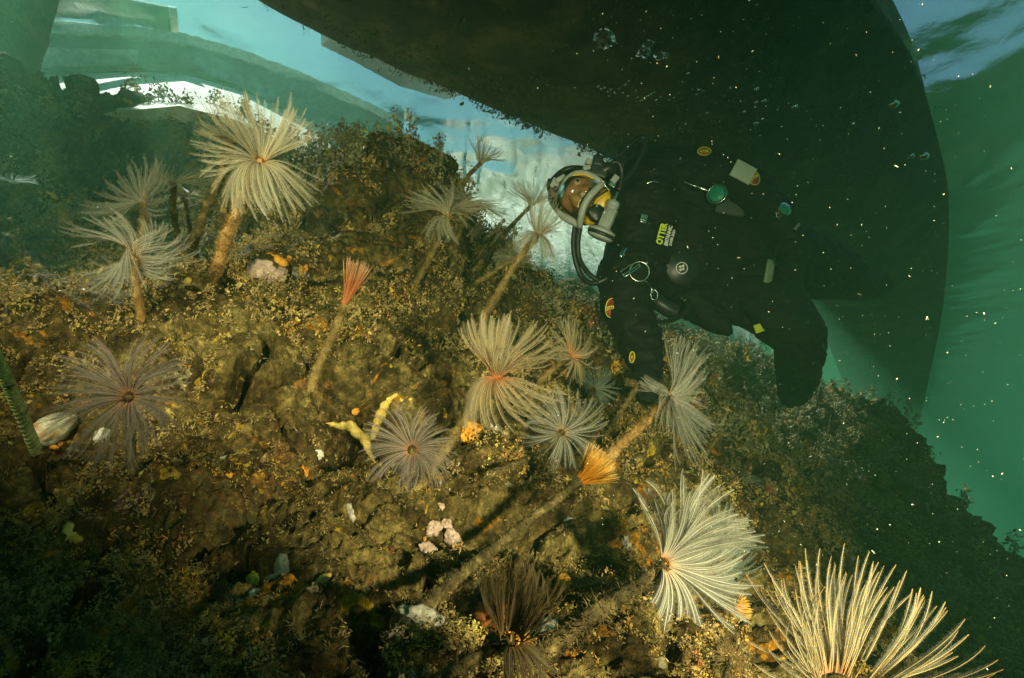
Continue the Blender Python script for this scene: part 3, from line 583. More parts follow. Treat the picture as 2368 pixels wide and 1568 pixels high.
wm('tan crown like a folded fan at the bottom of the picture', [(980,1590,.56),(1060,1545,.57),(1150,1492,.58),(1180,1478,.58)], (42, 32), 'dark', dict(axis=(.15,.9,.3), r=150, lobes=[(-20, 200, 84, 15, 28, 1.0, (-.05,.2,0), 1), (-110, -20, 34, 60, 130, .7, (.2,-.5,0), .6)], pin=56), 'brown', fuzz=.005)
wm('nearest and largest crown, fan of long straight gold tipped plumes in the lower right corner', [(1930,1710,.44),(1950,1675,.44),(1950,1610,.44)], (60, 50), 'dark', dict(axis=(.05,.85,.5), r=208, lobes=[(-5, 185, 110, 20, 38, 1.0, (0,.1,0), 1), (185, 355, 60, 22, 50, .95, (0,.25,0), 1)], width=.030, pin=90, rach=.00042, spread=.014, dens=.85, swirl=.28, tipin=.7, jit=.2), 'gold', root=False)
wm('faint drooping green crown in the dark water, right of the swirling crown', [(1690,1180,1.9),(1700,1150,1.9),(1712,1112,1.9)], (10, 8), 'dark', dict(axis=(.2,.8,.3), r=66, lobes=[(0, 100, 40, 60, 110, 1, (.2,0,0), 1), (100, 260, 24, 50, 100, .9, (0,0,0), 1)]), 'teal')
wm('small dim worm closed to a reddish tip, right of the faint green crown', [(1700,1210,1.7),(1735,1170,1.7),(1772,1140,1.7)], (10, 9), 'rust', dict(axis=(.5,.85,.1), r=24, lobes=FULL(40, 8, 30), spread=.004), 'red')
wm('bare thin rusty tube pointing up right behind the swirling crown', [(1600,1090,1.6),(1632,1050,1.6),(1668,1000,1.58)], (13, 9), 'rust', None)
wm('greenish crown half hidden behind the swirling pink cream crown', [(1560,1440,.92),(1610,1370,.92),(1660,1300,.92)], (18, 16), 'rust', dict(axis=(.7,.1,.6), r=120, lobes=FULL(80, 55, 90)), 'teal')
wm('very dim small crown near the bottom edge, left of the nearest crown', [(1660,1590,1.0),(1680,1555,1.0),(1690,1525,1.0)], (14, 12), 'dark', dict(axis=(.1,.6,.7), r=40, lobes=FULL(50, 50, 85)), 'brown', root=False)  # brown plumes put the dimness of this crown into its colour
wm('small worm lying level with a closed pale tip, under the swirling crown', [(1590,1425,.8),(1640,1412,.8),(1700,1408,.8)], (20, 14), 'ochre', dict(axis=(.95,.2,.2), r=30, lobes=FULL(50, 8, 35), spread=.004), 'orange')
wm('bent brown tube ending at the fingers of the diver', [(1395,1020,1.5),(1430,960,1.5),(1468,900,1.5),(1462,885,1.49),(1445,885,1.48)], (15, 14), 'rust', None)
for (px, py, r_, lab) in ((1072, 28, 30, 'faint round crown hanging from the hull, left one of two'), (1160, 8, 42, 'faint wide crown hanging from the hull, right one of two')):
    hd = onz(px, py, -.24); o = empty('fan_worm', hd, lab, 'fan worm', 'crowns hanging under the hull'); dd = np.linalg.norm(hd - O)
    fuzzy_tube('tube', [hd + np.array([0, .02, .12]), hd + np.array([0, .01, .05]), hd], [.008, .008, .007], TM['dark'], o, .003, .6, int(px))
    add_crown(o, hd, np.array([0, -.2, -1.0]), r_ / F * dd, FULL(80, 50, 90), 'teal', int(px))
for k, (px, py, l_, lab) in enumerate(((1890, 930, 70, 'thin dark bare stalk on the sunlit patch, tallest'), (1918, 985, 80, 'thin dark bare stalk leaning left beside the tallest stalk'), (1842, 960, 52, 'thin dark bare stalk left of the tallest on the sunlit patch'), (400, 355, 58, 'thin dark bare stalk over the reef left of the largest worm'))):
    d_ = reef_hit(px, py + l_ * .45)[2] - .03
    wm(lab, [(px - 8, py + l_ * .5, d_), (px, py, d_ - .03), (px + 7, py - l_ * .5, d_ - .05)], (7, 4), 'dark', None, name='bare_stalk', group='bare stalks')
# ================================================================== DIVER
from mathutils.bvhtree import BVHTree
dv = empty('person', W(1560, 540, 2.0), 'diver in a black drysuit and yellow full face mask, reaching down over the reef', 'person')
M_suit = mottled('drysuit_black', [(.3, (.004, .005, .005)), (.7, (.010, .011, .010))], 25, .68, .6, .004, spec=.22)
M_rub = plain('black_rubber', (.012, .014, .015), .38, var=.3, scale=60)
M_greyp = plain('grey_plastic', (.34, .37, .34), .42, var=.12, scale=50, bumps=.1)
M_yel = plain('yellow_silicone', (.85, .52, .02), .35, var=.12, scale=30)
M_chrome = plain('polished_steel', (.75, .77, .75), .18, metal=1, var=.1, scale=80)
M_skin = plain('skin', (.34, .21, .15), .5, var=.12, scale=25)
M_white = plain('white_print', (.75, .78, .72), .6, var=.08)
M_lime = plain('lime_print', (.66, .78, .04), .6, var=.08)
M_redp = plain('red_patch', (.38, .05, .03), .6, var=.15)
M_green = plain('green_dial', (.02, .30, .20), .3, var=.2)
M_slate = plain('slate_plate', (.55, .62, .54), .5, var=.1, scale=20)
m, nt, b = new_mat('visor_glass'); nt.nodes.remove(b); o_ = nt.nodes['Material Output']
tr = nt.nodes.new('ShaderNodeBsdfTransparent'); tr.inputs[0].default_value = (.96, .80, .58, 1); gl = nt.nodes.new('ShaderNodeBsdfGlossy'); gl.inputs['Roughness'].default_value = .04
fr = nt.nodes.new('ShaderNodeFresnel'); fr.inputs[0].default_value = 1.75; mx = nt.nodes.new('ShaderNodeMixShader')
nt.links.new(fr.outputs[0], mx.inputs[0]); nt.links.new(tr.outputs[0], mx.inputs[1]); nt.links.new(gl.outputs[0], mx.inputs[2]); nt.links.new(mx.outputs[0], o_.inputs['Surface']); M_visor = m

def caps(bm, a, ra, b_, rb, steps=None, flat=None):
    a, b_ = np.array(a), np.array(b_); L = np.linalg.norm(b_ - a); n = steps or max(2, int(L / (min(ra, rb) * .35)) + 1)
    for k in range(n + 1):
        f = k / n; c = a * (1 - f) + b_ * f; r_ = ra * (1 - f) + rb * f
        M_ = Matrix.Translation(Vector(c))
        bmesh.ops.create_icosphere(bm, subdivisions=2, radius=r_, matrix=M_)
px_ = lambda p, d: p / F * d
def remeshed(name, bm, voxel, mat, parent, smooth=6, noise_amp=0.0, nscale=20):
    me = bpy.data.meshes.new(name + '_raw'); bm.to_mesh(me); bm.free()
    t = bpy.data.objects.new(name + '_raw', me); COL.objects.link(t)
    rm = t.modifiers.new('r', 'REMESH'); rm.mode = 'VOXEL'; rm.voxel_size = voxel
    sm_ = t.modifiers.new('s', 'SMOOTH'); sm_.iterations = smooth; sm_.factor = .6
    dg = bpy.context.evaluated_depsgraph_get(); m2 = bpy.data.meshes.new_from_object(t.evaluated_get(dg))
    bpy.data.objects.remove(t); bpy.data.meshes.remove(me); m2.name = name
    if noise_amp:
        n = len(m2.vertices); co = np.empty(n * 3, np.float32); m2.vertices.foreach_get('co', co); no = np.empty(n * 3, np.float32); m2.vertices.foreach_get('normal', no)
        co = co.reshape(-1, 3); no = no.reshape(-1, 3)
        wr = np.abs(fbm(co * nscale * np.array([.7, .7, 1.5]), 3, 401)); fold = 1 - np.clip(wr * 3, 0, 1)
        co = co - no * (fold * noise_amp)[:, None] + no * (fbm(co * nscale * .5, 2, 402) * noise_amp * .8)[:, None]
        m2.vertices.foreach_set('co', co.ravel()); m2.update()
    m2.materials.clear()
    return link_mesh(name, m2, mat, parent)
bm = bmesh.new()
def C(a, b_, *rr): caps(bm, W(*a), px_(rr[0], a[2]), W(*b_), px_(rr[1], b_[2]))
# trunk, chest facing the camera
C((1500,450,2.05),(1480,600,1.98), 88, 84); C((1540,430,2.1),(1530,610,2.05), 88, 92); C((1600,470,2.15),(1580,600,2.1), 105, 108); C((1600,470,2.15),(1690,560,2.2), 104, 100)
C((1580,600,2.1),(1700,640,2.2), 104, 92); C((1650,540,2.2),(1740,600,2.25), 112, 96); C((1690,660,2.15),(1640,690,2.12), 72, 58)
C((1480,500,2.0),(1470,580,1.95), 72, 72)
# neck and hooded head
C((1470,480,1.98),(1420,475,1.97), 66, 56); C((1400,465,1.97),(1345,455,1.98), 58, 66); C((1345,455,1.98),(1330,450,1.99), 66, 62)
# upper shoulder and arm running back along the body
C((1545,410,2.08),(1640,402,2.05), 66, 58); C((1640,402,2.05),(1725,430,2.02), 56, 50); C((1725,430,2.02),(1790,490,2.02), 48, 40); C((1790,490,2.02),(1822,545,2.02), 40, 32)
hw = W(1830,565,2.02)
C((1822,545,2.02),(1836,575,2.02), 30, 30)
for k, (dx, dy) in enumerate(((-22, 44), (-8, 54), (6, 56), (20, 46))):
    C((1826 + dx * .4, 578 + dy * .2, 2.01),(1828 + dx, 592 + dy * .5, 1.99), 8.2, 7.8); C((1828 + dx, 592 + dy * .5, 1.99),(1822 + dx, 592 + dy, 1.97), 7.8, 6.8)
C((1806,560,2.0),(1790,585,1.98), 9, 8.5); C((1790,585,1.98),(1792,606,1.97), 8.5, 7)
# near shoulder and arm reaching down
C((1480,600,1.96),(1445,640,1.86), 74, 68); C((1445,640,1.86),(1448,710,1.80), 66, 62); C((1448,710,1.80),(1472,780,1.74), 60, 54); C((1472,780,1.74),(1497,838,1.68), 54, 42)
C((1497,838,1.68),(1503,862,1.66), 38, 36); C((1494,862,1.64),(1510,880,1.63), 26, 24); C((1484,860,1.63),(1496,886,1.62), 22, 20)
for k, (ax, ay, bx, by, cx, cy_) in enumerate(((1480,880, 1470,902, 1474,922), (1490,886, 1484,912, 1490,932), (1502,888, 1500,914, 1506,932), (1514,884, 1516,906, 1520,922))):
    C((ax, ay, 1.61),(bx, by, 1.58), 9.5, 9); C((bx, by, 1.58),(cx, cy_, 1.59), 9, 7.5)
C((1476,862,1.61),(1456,880,1.57), 10.5, 10); C((1456,880,1.57),(1452,900,1.56), 10, 8)
# near leg: thigh to the right, shin dropping away below the knee, foot
C((1690,650,2.15),(1780,700,2.08), 88, 80); C((1780,700,2.08),(1838,765,2.05), 78, 62); C((1838,765,2.05),(1846,805,2.1), 58, 54); C((1846,805,2.1),(1846,870,2.3), 54, 46); C((1846,870,2.3),(1836,905,2.4), 44, 36)
C((1842,880,2.35),(1826,925,2.3), 34, 20)
# far leg trailing into the shade
C((1740,590,2.28),(1850,610,2.45), 92, 80); C((1850,610,2.45),(1935,635,2.6), 76, 58); C((1935,635,2.6),(1985,655,2.9), 50, 38); C((1985,655,2.9),(2030,660,3.1), 34, 26)
# pocket and folds below the belly
C((1600,700,2.05),(1660,745,2.03), 42, 30); C((1660,745,2.03),(1680,768,2.02), 26, 15)
body = remeshed('body', bm, .0065, M_suit, dv, 5, .0085, 15)
dg = bpy.context.evaluated_depsgraph_get()
_bv = BVHTree.FromPolygons([v.co.copy() for v in body.data.vertices], [tuple(p.vertices) for p in body.data.polygons])
def on_body(px, py, lift=.004):
    r = Vector(ray(px, py)); h = _bv.ray_cast(Vector(O), r)
    if h[0] is None: return W(px, py, 1.95), -r
    return np.array(h[0]) - np.array(r) * lift, h[1]
# breathing set on the back: cylinder shows only as a dark swell behind the trunk
tube_mesh('air_cylinder', [W(1480, 375, 2.33), W(1500, 380, 2.33), W(1640, 440, 2.42), W(1760, 500, 2.5)], [.05, .085, .09, .085], M_rub, dv, 24, .001, rs=5)

# ---- full face mask; (zx, zy) measured on an enlargement of the photograph, t = distance towards the camera
HD = 1.90
def H(zx, zy, t=0.0):
    return W((1560 + zx / 2.959) * .789, (370 + zy / 2.959) * .789, HD - t)
def dome(name, outline, height, mat, parent, z0=0.0, rings=9, skew=(0, 0), seg=3):
    """bulged shell over a closed outline; the bulge leans towards the camera"""
    ol = np.array(outline, float); n0 = len(ol); t0 = np.linspace(0, n0, n0 * seg, endpoint=False); i = t0.astype(int); f = (t0 - i)[:, None]; g = lambda j: ol[j % n0]
    p0, p1, p2, p3 = g(i - 1), g(i), g(i + 1), g(i + 2)
    ol = .5 * ((2 * p1) + (-p0 + p2) * f + (2 * p0 - 5 * p1 + 4 * p2 - p3) * f ** 2 + (-p0 + 3 * p1 - 3 * p2 + p3) * f ** 3); n = len(ol)
    c = ol.mean(0) + np.array(skew); Vv = []
    for k in range(rings):
        f_ = 1 - k / rings; h = height * math.sqrt(max(0, 1 - f_ ** 2.6))
        for q_ in ol: p = c + (q_ - c) * f_; Vv.append(H(p[0], p[1], z0 + h))
    Vv.append(H(c[0], c[1], z0 + height)); Vv = np.array(Vv); k_, j = np.meshgrid(np.arange(rings - 1), np.arange(n), indexing='ij'); j2 = (j + 1) % n
    Fq = np.stack([k_ * n + j, k_ * n + j2, (k_ + 1) * n + j2, (k_ + 1) * n + j], 2).reshape(-1, 4); jj = np.arange(n)
    Ft = np.stack([(rings - 1) * n + jj, (rings - 1) * n + (jj + 1) % n, np.full(n, len(Vv) - 1)], 1)
    return np_mesh(name, Vv, [Fq, Ft], mat, parent), [H(q_[0], q_[1], z0) for q_ in ol]
visor_ol = [(212, 690), (212, 610), (262, 500), (335, 415), (440, 400), (545, 445), (612, 500), (560, 545), (480, 625), (432, 720), (412, 850), (330, 800), (245, 740)]
mask = tube_mesh('face_mask', [H(*p) for p in ((235, 720, .055), (222, 640, .062), (268, 510, .07), (340, 425, .075), (440, 405, .08), (540, 445, .085), (612, 500, .085))], .0085, M_greyp, dv, 12, 0)
def mpart(o): 
    o.parent = mask; o.matrix_parent_inverse = mask.matrix_world.inverted(); return o
vz, vrim = dome('visor', visor_ol, .035, M_visor, dv, .075, 10)
mpart(vz)
arc = [(618, 492, .085), (560, 540, .10), (490, 615, .112), (440, 710, .115), (418, 800, .11), (412, 880, .095)]
mpart(tube_mesh('mask_frame', [H(*p) for p in arc], [.009, .0095, .010, .010, .0095, .008], M_greyp, None, 14))
mpart(tube_mesh('mask_frame', [H(*p) for p in ((212, 705, .055), (260, 770, .062), (330, 815, .072), (410, 865, .085))], [.007, .012, .013, .009], M_greyp, None, 12))
mpart(tube_mesh('mask_frame', [H(*p) for p in ((225, 700, .076), (232, 620, .08), (280, 515, .085), (350, 432, .09), (440, 418, .094), (530, 455, .096))], .0028, M_yel, None, 8))
yo, _ = dome('inner_mask', [(500, 650), (560, 585), (640, 535), (678, 590), (690, 650), (712, 740), (680, 800), (560, 850), (455, 850), (445, 760), (465, 700)], .030, M_yel, dv, .070)
mpart(yo)
def disc(name, c, n, r_, h, mat, parent, seg=28, bevel=.25):
    c = np.array(c); n = np.array(n) / np.linalg.norm(n); b_ = bevel * min(h, r_)
    return tube_mesh(name, [c - n * h / 2, c - n * (h / 2 - b_ * .3), c + n * (h / 2 - b_), c + n * h / 2], [r_ * .98, r_, r_, r_ - b_], mat, parent, seg, smooth_path=False)
toC = -CF
vc = H(555, 755, .108)
sv = disc('speech_diaphragm', vc, toC + CR * .15, .025, .02, M_rub, None); mpart(sv)
for a_ in (0, 1.6, 3.1, 4.6):
    q_ = vc + CR * math.cos(a_) * .018 + CU * math.sin(a_) * .018 + toC * .011
    mpart(disc('screw', q_, toC, .003, .003, M_greyp, None, 10))
def fl_tube(name, prof, mat, parent=None, seg=28):
    """lathe: list of (point, radius)"""
    o = tube_mesh(name, [p for p, r_ in prof], [r_ for p, r_ in prof], mat, parent, seg, smooth_path=False); return o
A0, A1 = H(715, 640, .115), H(575, 985, .130)
ax_ = lambda f: A0 + (A1 - A0) * f
dvl = [(ax_(.02), .013), (ax_(.05), .0175), (ax_(.16), .0185), (ax_(.165), .0165), (ax_(.24), .0165), (ax_(.245), .019), (ax_(.66), .019), (ax_(.70), .021), (ax_(.74), .033), (ax_(.76), .0385), (ax_(.82), .0395)]
reg = fl_tube('demand_valve', dvl, M_greyp); mpart(reg)
mpart(fl_tube('valve_band', [(ax_(.82), .037), (ax_(.83), .0395), (ax_(.90), .040), (ax_(.905), .037)], M_rub)); 
mpart(fl_tube('valve_cap', [(ax_(.905), .036), (ax_(.91), .0375), (ax_(.95), .036), (ax_(.99), .026)], M_greyp))
for k in range(7):       # ribs of the valve body
    an = 2 * math.pi * k / 7; off = (CR * math.cos(an) + toC * math.sin(an)) * .019
    mpart(tube_mesh('rib', [ax_(.27) + off, ax_(.64) + off], .0022, M_greyp, None, 6))
# black communication block and knobs on the crown side
def block(name, c, dims, mat, rot=0, parent=None, bev=.15):
    bm = bmesh.new(); bmesh.ops.create_cube(bm, size=1)
    for v_ in bm.verts: v_.co = Vector((v_.co.x * dims[0], v_.co.y * dims[1], v_.co.z * dims[2]))
    bmesh.ops.bevel(bm, geom=bm.edges[:], offset=bev * min(dims), segments=3, affect='EDGES', profile=.6)
    ca, sa = math.cos(R(rot)), math.sin(R(rot)); c = np.array(c)
    for v_ in bm.verts:
        x, y, z = v_.co; xx, yy = x * ca - y * sa, x * sa + y * ca; v_.co = Vector(c + CR * xx + CU * yy + toC * z)
    me = bpy.data.meshes.new(name); bm.to_mesh(me); bm.free(); return link_mesh(name, me, mat, parent)
blk = block('earphone_block', H(575, 385, .06), (.052, .045, .04), M_rub, -18); mpart(blk)
mpart(block('block_cap', H(565, 305, .06), (.030, .030, .03), M_rub, -8)); mpart(tube_mesh('hose_stub', [H(600, 400, .06), H(660, 360, .06), H(725, 385, .05)], [.02, .018, .013], M_rub, None, 14))
mpart(block('clamp', H(470, 365, .07), (.022, .013, .02), M_greyp, 5)); mpart(block('clamp', H(485, 312, .065), (.017, .016, .02), M_greyp, -15))
mpart(block('clamp', H(712, 462, .07), (.018, .024, .018), M_greyp, -38)); mpart(block('steel_nut', H(690, 510, .08), (.019, .011, .014), M_chrome, -35))
mpart(tube_mesh('steel_rod', [H(735, 570, .10), H(705, 655, .11)], [.0042, .0055], M_chrome, None, 14)); mpart(tube_mesh('steel_clip', [H(595, 462, .098), H(618, 490, .10), H(640, 530, .10), H(672, 560, .10)], .0024, M_chrome, None, 8))
mpart(tube_mesh('small_cable', [H(655, 555, .11), H(600, 590, .118), H(545, 630, .122), (H(520, 680, .118))], .0026, M_rub, None, 8))
# head straps
for q_ in ([(205, 560, .05), (190, 460, .02), (270, 385, .0), (360, 362, .0), (450, 372, .03)], [(215, 700, .045), (165, 600, .02), (150, 500, .0), (230, 420, -.02)]):
    mpart(tube_mesh('head_strap', [H(*p) for p in q_], .0085, M_rub, None, 10))
mpart(block('strap_buckle', H(150, 492, .02), (.018, .022, .014), M_rub, -15)); mpart(block('strap_buckle', H(200, 500, .04), (.026, .030, .012), M_greyp, -25))
mpart(block('strap_buckle', H(245, 455, .05), (.030, .014, .010), M_greyp, 30))
# the face behind the visor: forehead to the left, chin to the right
bm = bmesh.new(); fc = H(390, 590, .0)
def FP(a, b_, t): return fc + CR * a + CU * b_ + toC * t        # a: forehead(-) to chin(+), b: across the face
for p0, r0, p1, r1 in ((FP(-.03, .0, -.01), .062, FP(.03, -.005, -.005), .056), (FP(-.02, 0, .035), .030, FP(-.02, .0, .035), .030),
      (FP(-.008, .0, .050), .009, FP(.018, -.002, .068), .012), (FP(.018, .010, .055), .009, FP(.018, -.012, .055), .009), (FP(-.012, .028, .044), .013, FP(-.012, .014, .048), .009),
      (FP(-.012, -.030, .044), .013, FP(-.012, -.016, .048), .009), (FP(-.020, .030, .048), .007, FP(-.020, -.030, .048), .007), (FP(.012, .034, .034), .018, FP(.012, -.036, .034), .018),
      (FP(.038, .014, .048), .006, FP(.038, -.016, .048), .006), (FP(.045, .012, .046), .006, FP(.045, -.014, .046), .006), (FP(.06, 0, .035), .018, FP(.05, 0, .03), .02)):
    caps(bm, p0, r0, p1, r1, 6)
face = remeshed('face', bm, .0035, M_skin, dv, 4)
M_eye = plain('eye_white', (.6, .6, .55), .2, var=.03); M_iris = plain('eye_iris', (.03, .04, .05), .15, var=.1)
for sgn in (-1, 1):
    bm = bmesh.new(); bmesh.ops.create_uvsphere(bm, u_segments=20, v_segments=12, radius=.0115, matrix=Matrix.Translation(Vector(FP(-.006, .024 * sgn, .0535))))
    me = bpy.data.meshes.new('eye'); bm.to_mesh(me); bm.free(); e_ = link_mesh('eye', me, M_eye, None); e_.parent = face
    i_ = disc('iris', FP(-.006, .024 * sgn, .065), toC, .005, .002, M_iris, None, 14); i_.parent = face
# inner nose cup and its printed tag, seen through the visor
nc, _ = dome('nose_cup', [(322, 600), (385, 590), (455, 620), (440, 700), (400, 735), (350, 690)], .022, plain('clear_cup', (.42, .33, .14), .25, var=.2), dv, .062); mpart(nc)
nb, _ = dome('nose_cup_valve', [(405, 590), (440, 560), (470, 580), (465, 620), (430, 630)], .012, plain('pale_valve', (.50, .58, .56), .2, var=.1), dv, .082); mpart(nb)
mpart(block('printed_tag', H(412, 672, .098), (.011, .024, .002), M_white, -25)); mpart(block('printed_tag', H(424, 668, .097), (.008, .024, .002), plain('navy_print', (.02, .03, .14), .5), -25))

# ---- hoses
def hose(pts, rpx, mat=None, name='hose', dd=0):
    return tube_mesh(name, [W(*p) for p in pts], px_(rpx, pts[0][2]), mat or M_rub, dv, 14, .0004, rs=30)
hose([(1400,400,1.84),(1425,368,1.86),(1455,336,1.9),(1480,318,1.92),(1491,325,1.92),(1484,355,1.9),(1464,392,1.88),(1440,420,1.86),(1430,445,1.86),(1440,480,1.9)], 6.2)
hose([(1395,398,1.84),(1418,376,1.84),(1432,380,1.84),(1437,400,1.84),(1433,440,1.85)], 5.8)
hose([(1330,520,1.85),(1326,560,1.84),(1330,600,1.83),(1345,640,1.82),(1370,655,1.80),(1400,645,1.80),(1440,622,1.80)], 6.2)
hose([(1342,520,1.84),(1336,560,1.83),(1340,600,1.82),(1360,632,1.80),(1385,650,1.79)], 5.8)
hose([(1440,715,1.74),(1480,736,1.74),(1520,744,1.78),(1560,738,1.85),(1585,720,1.9),(1592,695,1.95)], 5.5)
hose([(1480,655,1.82),(1510,690,1.85),(1540,712,1.86),(1562,722,1.87)], 19, name='inflator_hose')
for k in range(9):
    f = k / 8; c = W(1512 + 46 * f, 688 + 32 * f, 1.83)
# ---- small fittings on the suit
def ring(name, c, rr, r_, mat, parent, n=None, ell=1.0, rot=0, seg=36):
    n = np.array(n if n is not None else toC); n = n / np.linalg.norm(n); U = np.cross(n, CU); U /= np.linalg.norm(U); V_ = np.cross(n, U); a = np.linspace(0, 2 * np.pi, seg)
    ca, sa = math.cos(R(rot)), math.sin(R(rot)); U2 = U * ca + V_ * sa; V2_ = -U * sa + V_ * ca
    return tube_mesh(name, [np.array(c) + U2 * rr * math.cos(t_) + V2_ * rr * ell * math.sin(t_) for t_ in a], r_, mat, parent, 8, smooth_path=False, cap=False)
S_ = lambda px, py, l=.006: on_body(px, py, l)[0]
ring('d_ring', S_(1478, 628, .014), px_(21, 1.85), .0024, M_chrome, dv)
bk = [S_(1434, 628, .02), S_(1472, 604, .02), S_(1481, 616, .02), S_(1443, 641, .02), S_(1434, 628, .02)]
dl = tube_mesh('strap_slide', bk, .0026, M_chrome, dv, 8, smooth_path=False); dl2 = tube_mesh('slide_bar', [S_(1440, 636, .02), S_(1478, 611, .02)], .003, M_chrome, None, 8); dl2.parent = dl
tube_mesh('bolt_snap', [S_(1492, 650, .02), W(1503, 664, 1.8), W(1508, 676, 1.8)], [.003, .005, .003], M_chrome, dv, 10); ring('snap_ring', W(1512, 682, 1.8), .010, .0018, M_chrome, dv, ell=1.4)
tube_mesh('whistle', [S_(1434, 596, .012), S_(1447, 573, .012)], [.006, .0075], M_chrome, dv, 14)
fb_ = block('strap_fitting', S_(1488, 506, .01), (.020, .024, .006), M_chrome, -12, dv)
for k in range(3):
    x_ = block('fitting_slot', S_(1488, 500 + 6 * k, .017), (.016, .003, .003), M_rub, -12); x_.parent = fb_
dvv = disc('inflation_valve', S_(1576, 620, .012), -CF + CR * .05, px_(40, 1.9), .02, M_rub, dv, 40)
bz = ring('valve_bezel', S_(1576, 620, .026), px_(12.5, 1.9), .0016, M_white, None, seg=30); bz.parent = dvv
for sx, sy in ((-3.5, -3), (3.5, 2), (-3, 4), (3, -5)):
    q_ = block('valve_emblem', S_(1576 + sx, 620 + sy, .027), (.007, .007, .0012), M_white, 30); q_.parent = dvv
tube_mesh('inflator_nipple', [S_(1583, 638, .014), S_(1590, 655, .014), S_(1597, 668, .014)], [.0035, .0075, .004], M_chrome, dv, 14)
sl = block('wrist_slate', S_(1718, 398, .015), (px_(46, 1.95), px_(38, 1.95), .006), M_slate, -28, dv, .3)
gg = disc('gauge', S_(1657, 449, .03), np.array(cv(-.6, .1, .8)), px_(21, 1.95), .03, M_rub, dv, 36)
for k in (0, 1): 
    x_ = ring('gauge_rim', S_(1657, 449, .045 + .005 * k), px_(21 - k, 1.95), .0022, M_chrome, None, n=np.array(cv(-.6, .1, .8))); x_.parent = gg
x_ = disc('gauge_face', S_(1657, 449, .046), np.array(cv(-.6, .1, .8)), px_(17, 1.95), .004, M_green, None, 30); x_.parent = gg
tube_mesh('gauge_clip', [S_(1582, 421, .02), S_(1600, 428, .022), S_(1622, 436, .024), S_(1640, 443, .026)], [.0035, .002, .0045, .002], M_chrome, dv, 10)
gp, gpn = on_body(1690, 470, .01)
block('grey_pouch', gp, (px_(64, 1.95), px_(52, 1.95), .02), plain('grey_cloth', (.07, .085, .07), .8, var=.3, scale=70, bumps=.4), -10, dv, .45)
wc = disc('wrist_computer', S_(1813, 484, .012), np.array(cv(.3, .3, .85)), px_(15, 2.0), .014, M_chrome, dv, 28); x_ = disc('dial', S_(1813, 484, .021), np.array(cv(.3, .3, .85)), px_(12, 2.0), .003, M_green, None, 24); x_.parent = wc
for k in range(5):
    for j in range(2): x_ = block('bracelet_link', S_(1806 - 8 * j - k * 1.0, 498 - k * 3 + j * 5, .01), (.006, .0045, .003), M_chrome, 30); x_.parent = wc
block('belt_light', S_(1778, 628, .015), (px_(17, 2.05), px_(50, 2.05), .012), plain('light_body', (.20, .30, .20), .3, var=.2), -10, dv, .45)
yp = block('yellow_knee_tab', S_(1757, 758, .006), (px_(24, 2.05), px_(18, 2.05), .004), M_lime, 20, dv, .4)
tube_mesh('shoulder_clip', [S_(1494, 424, .008), S_(1508, 420, .008), S_(1522, 423, .008)], .003, M_chrome, dv, 8)
# ---- lettering
def text(body_, px, py, size, rot, mat, parent, lift=.008, name='lettering', sx=1.0, bold=0, nrm=None):
    cu = bpy.data.curves.new(name, 'FONT'); cu.body = body_; cu.size = size; cu.extrude = .0006; cu.align_x = 'CENTER'; cu.align_y = 'CENTER'; cu.offset = bold; cu.resolution_u = 3
    t = bpy.data.objects.new(name, cu); COL.objects.link(t); dg = bpy.context.evaluated_depsgraph_get(); me = bpy.data.meshes.new_from_object(t.evaluated_get(dg)); bpy.data.objects.remove(t)
    c, _n = on_body(px, py, lift); ca, sa = math.cos(R(rot)), math.sin(R(rot))
    for v_ in me.vertices:
        x, y, z = v_.co; x *= sx; v_.co = Vector(np.array(c) + CR * (x * ca - y * sa) + CU * (x * sa + y * ca) + toC * z)
    me.materials.clear(); return link_mesh(name, me, mat, parent, False)
text('OTTER', 1530, 541, .026, 75, M_lime, dv, .016, bold=.0012, sx=.78)
text('BRITANNIC', 1545, 545, .015, 75, M_white, dv, .016, bold=.0006, sx=.78)
text('SUPER SKIN', 1554, 550, .011, 75, M_white, dv, .016, bold=.0004, sx=.85)
def patch(px, py, rx, ry, rot, txt, tsz, trot):
    c = S_(px, py, .008); p = disc('logo_patch', c, toC, 1.0, .001, M_redp, dv, 30, 0); 
    ca, sa = math.cos(R(rot)), math.sin(R(rot))
    for v_ in p.data.vertices:
        d = np.array(v_.co) - np.array(c); x, y, z = d @ CR, d @ CU, d @ toC
        x, y = x * px_(rx, 1.9), y * px_(ry, 1.9); v_.co = Vector(np.array(c) + CR * (x * ca - y * sa) + CU * (x * sa + y * ca) + toC * z)
    e = ring('patch_edge', c, px_(rx, 1.9), .0012, M_lime, None, ell=ry / rx, rot=-rot); e.parent = p
    t = text(txt, px, py, tsz, trot, M_lime, None, .011, sx=.8, bold=.0004); t.parent = p
patch(1413, 712, 12, 20, 8, 'OTTER', .013, 12)
patch(1743, 412, 12, 15, -20, 'OTTER', .011, 42)
patch(1628, 350, 15, 9, 0, 'OTTER', .010, 0)
patch(1461, 826, 5, 11, 5, 'O', .008, 0)
text('EXO', 1843, 524, .011, 50, M_white, dv, .01); 
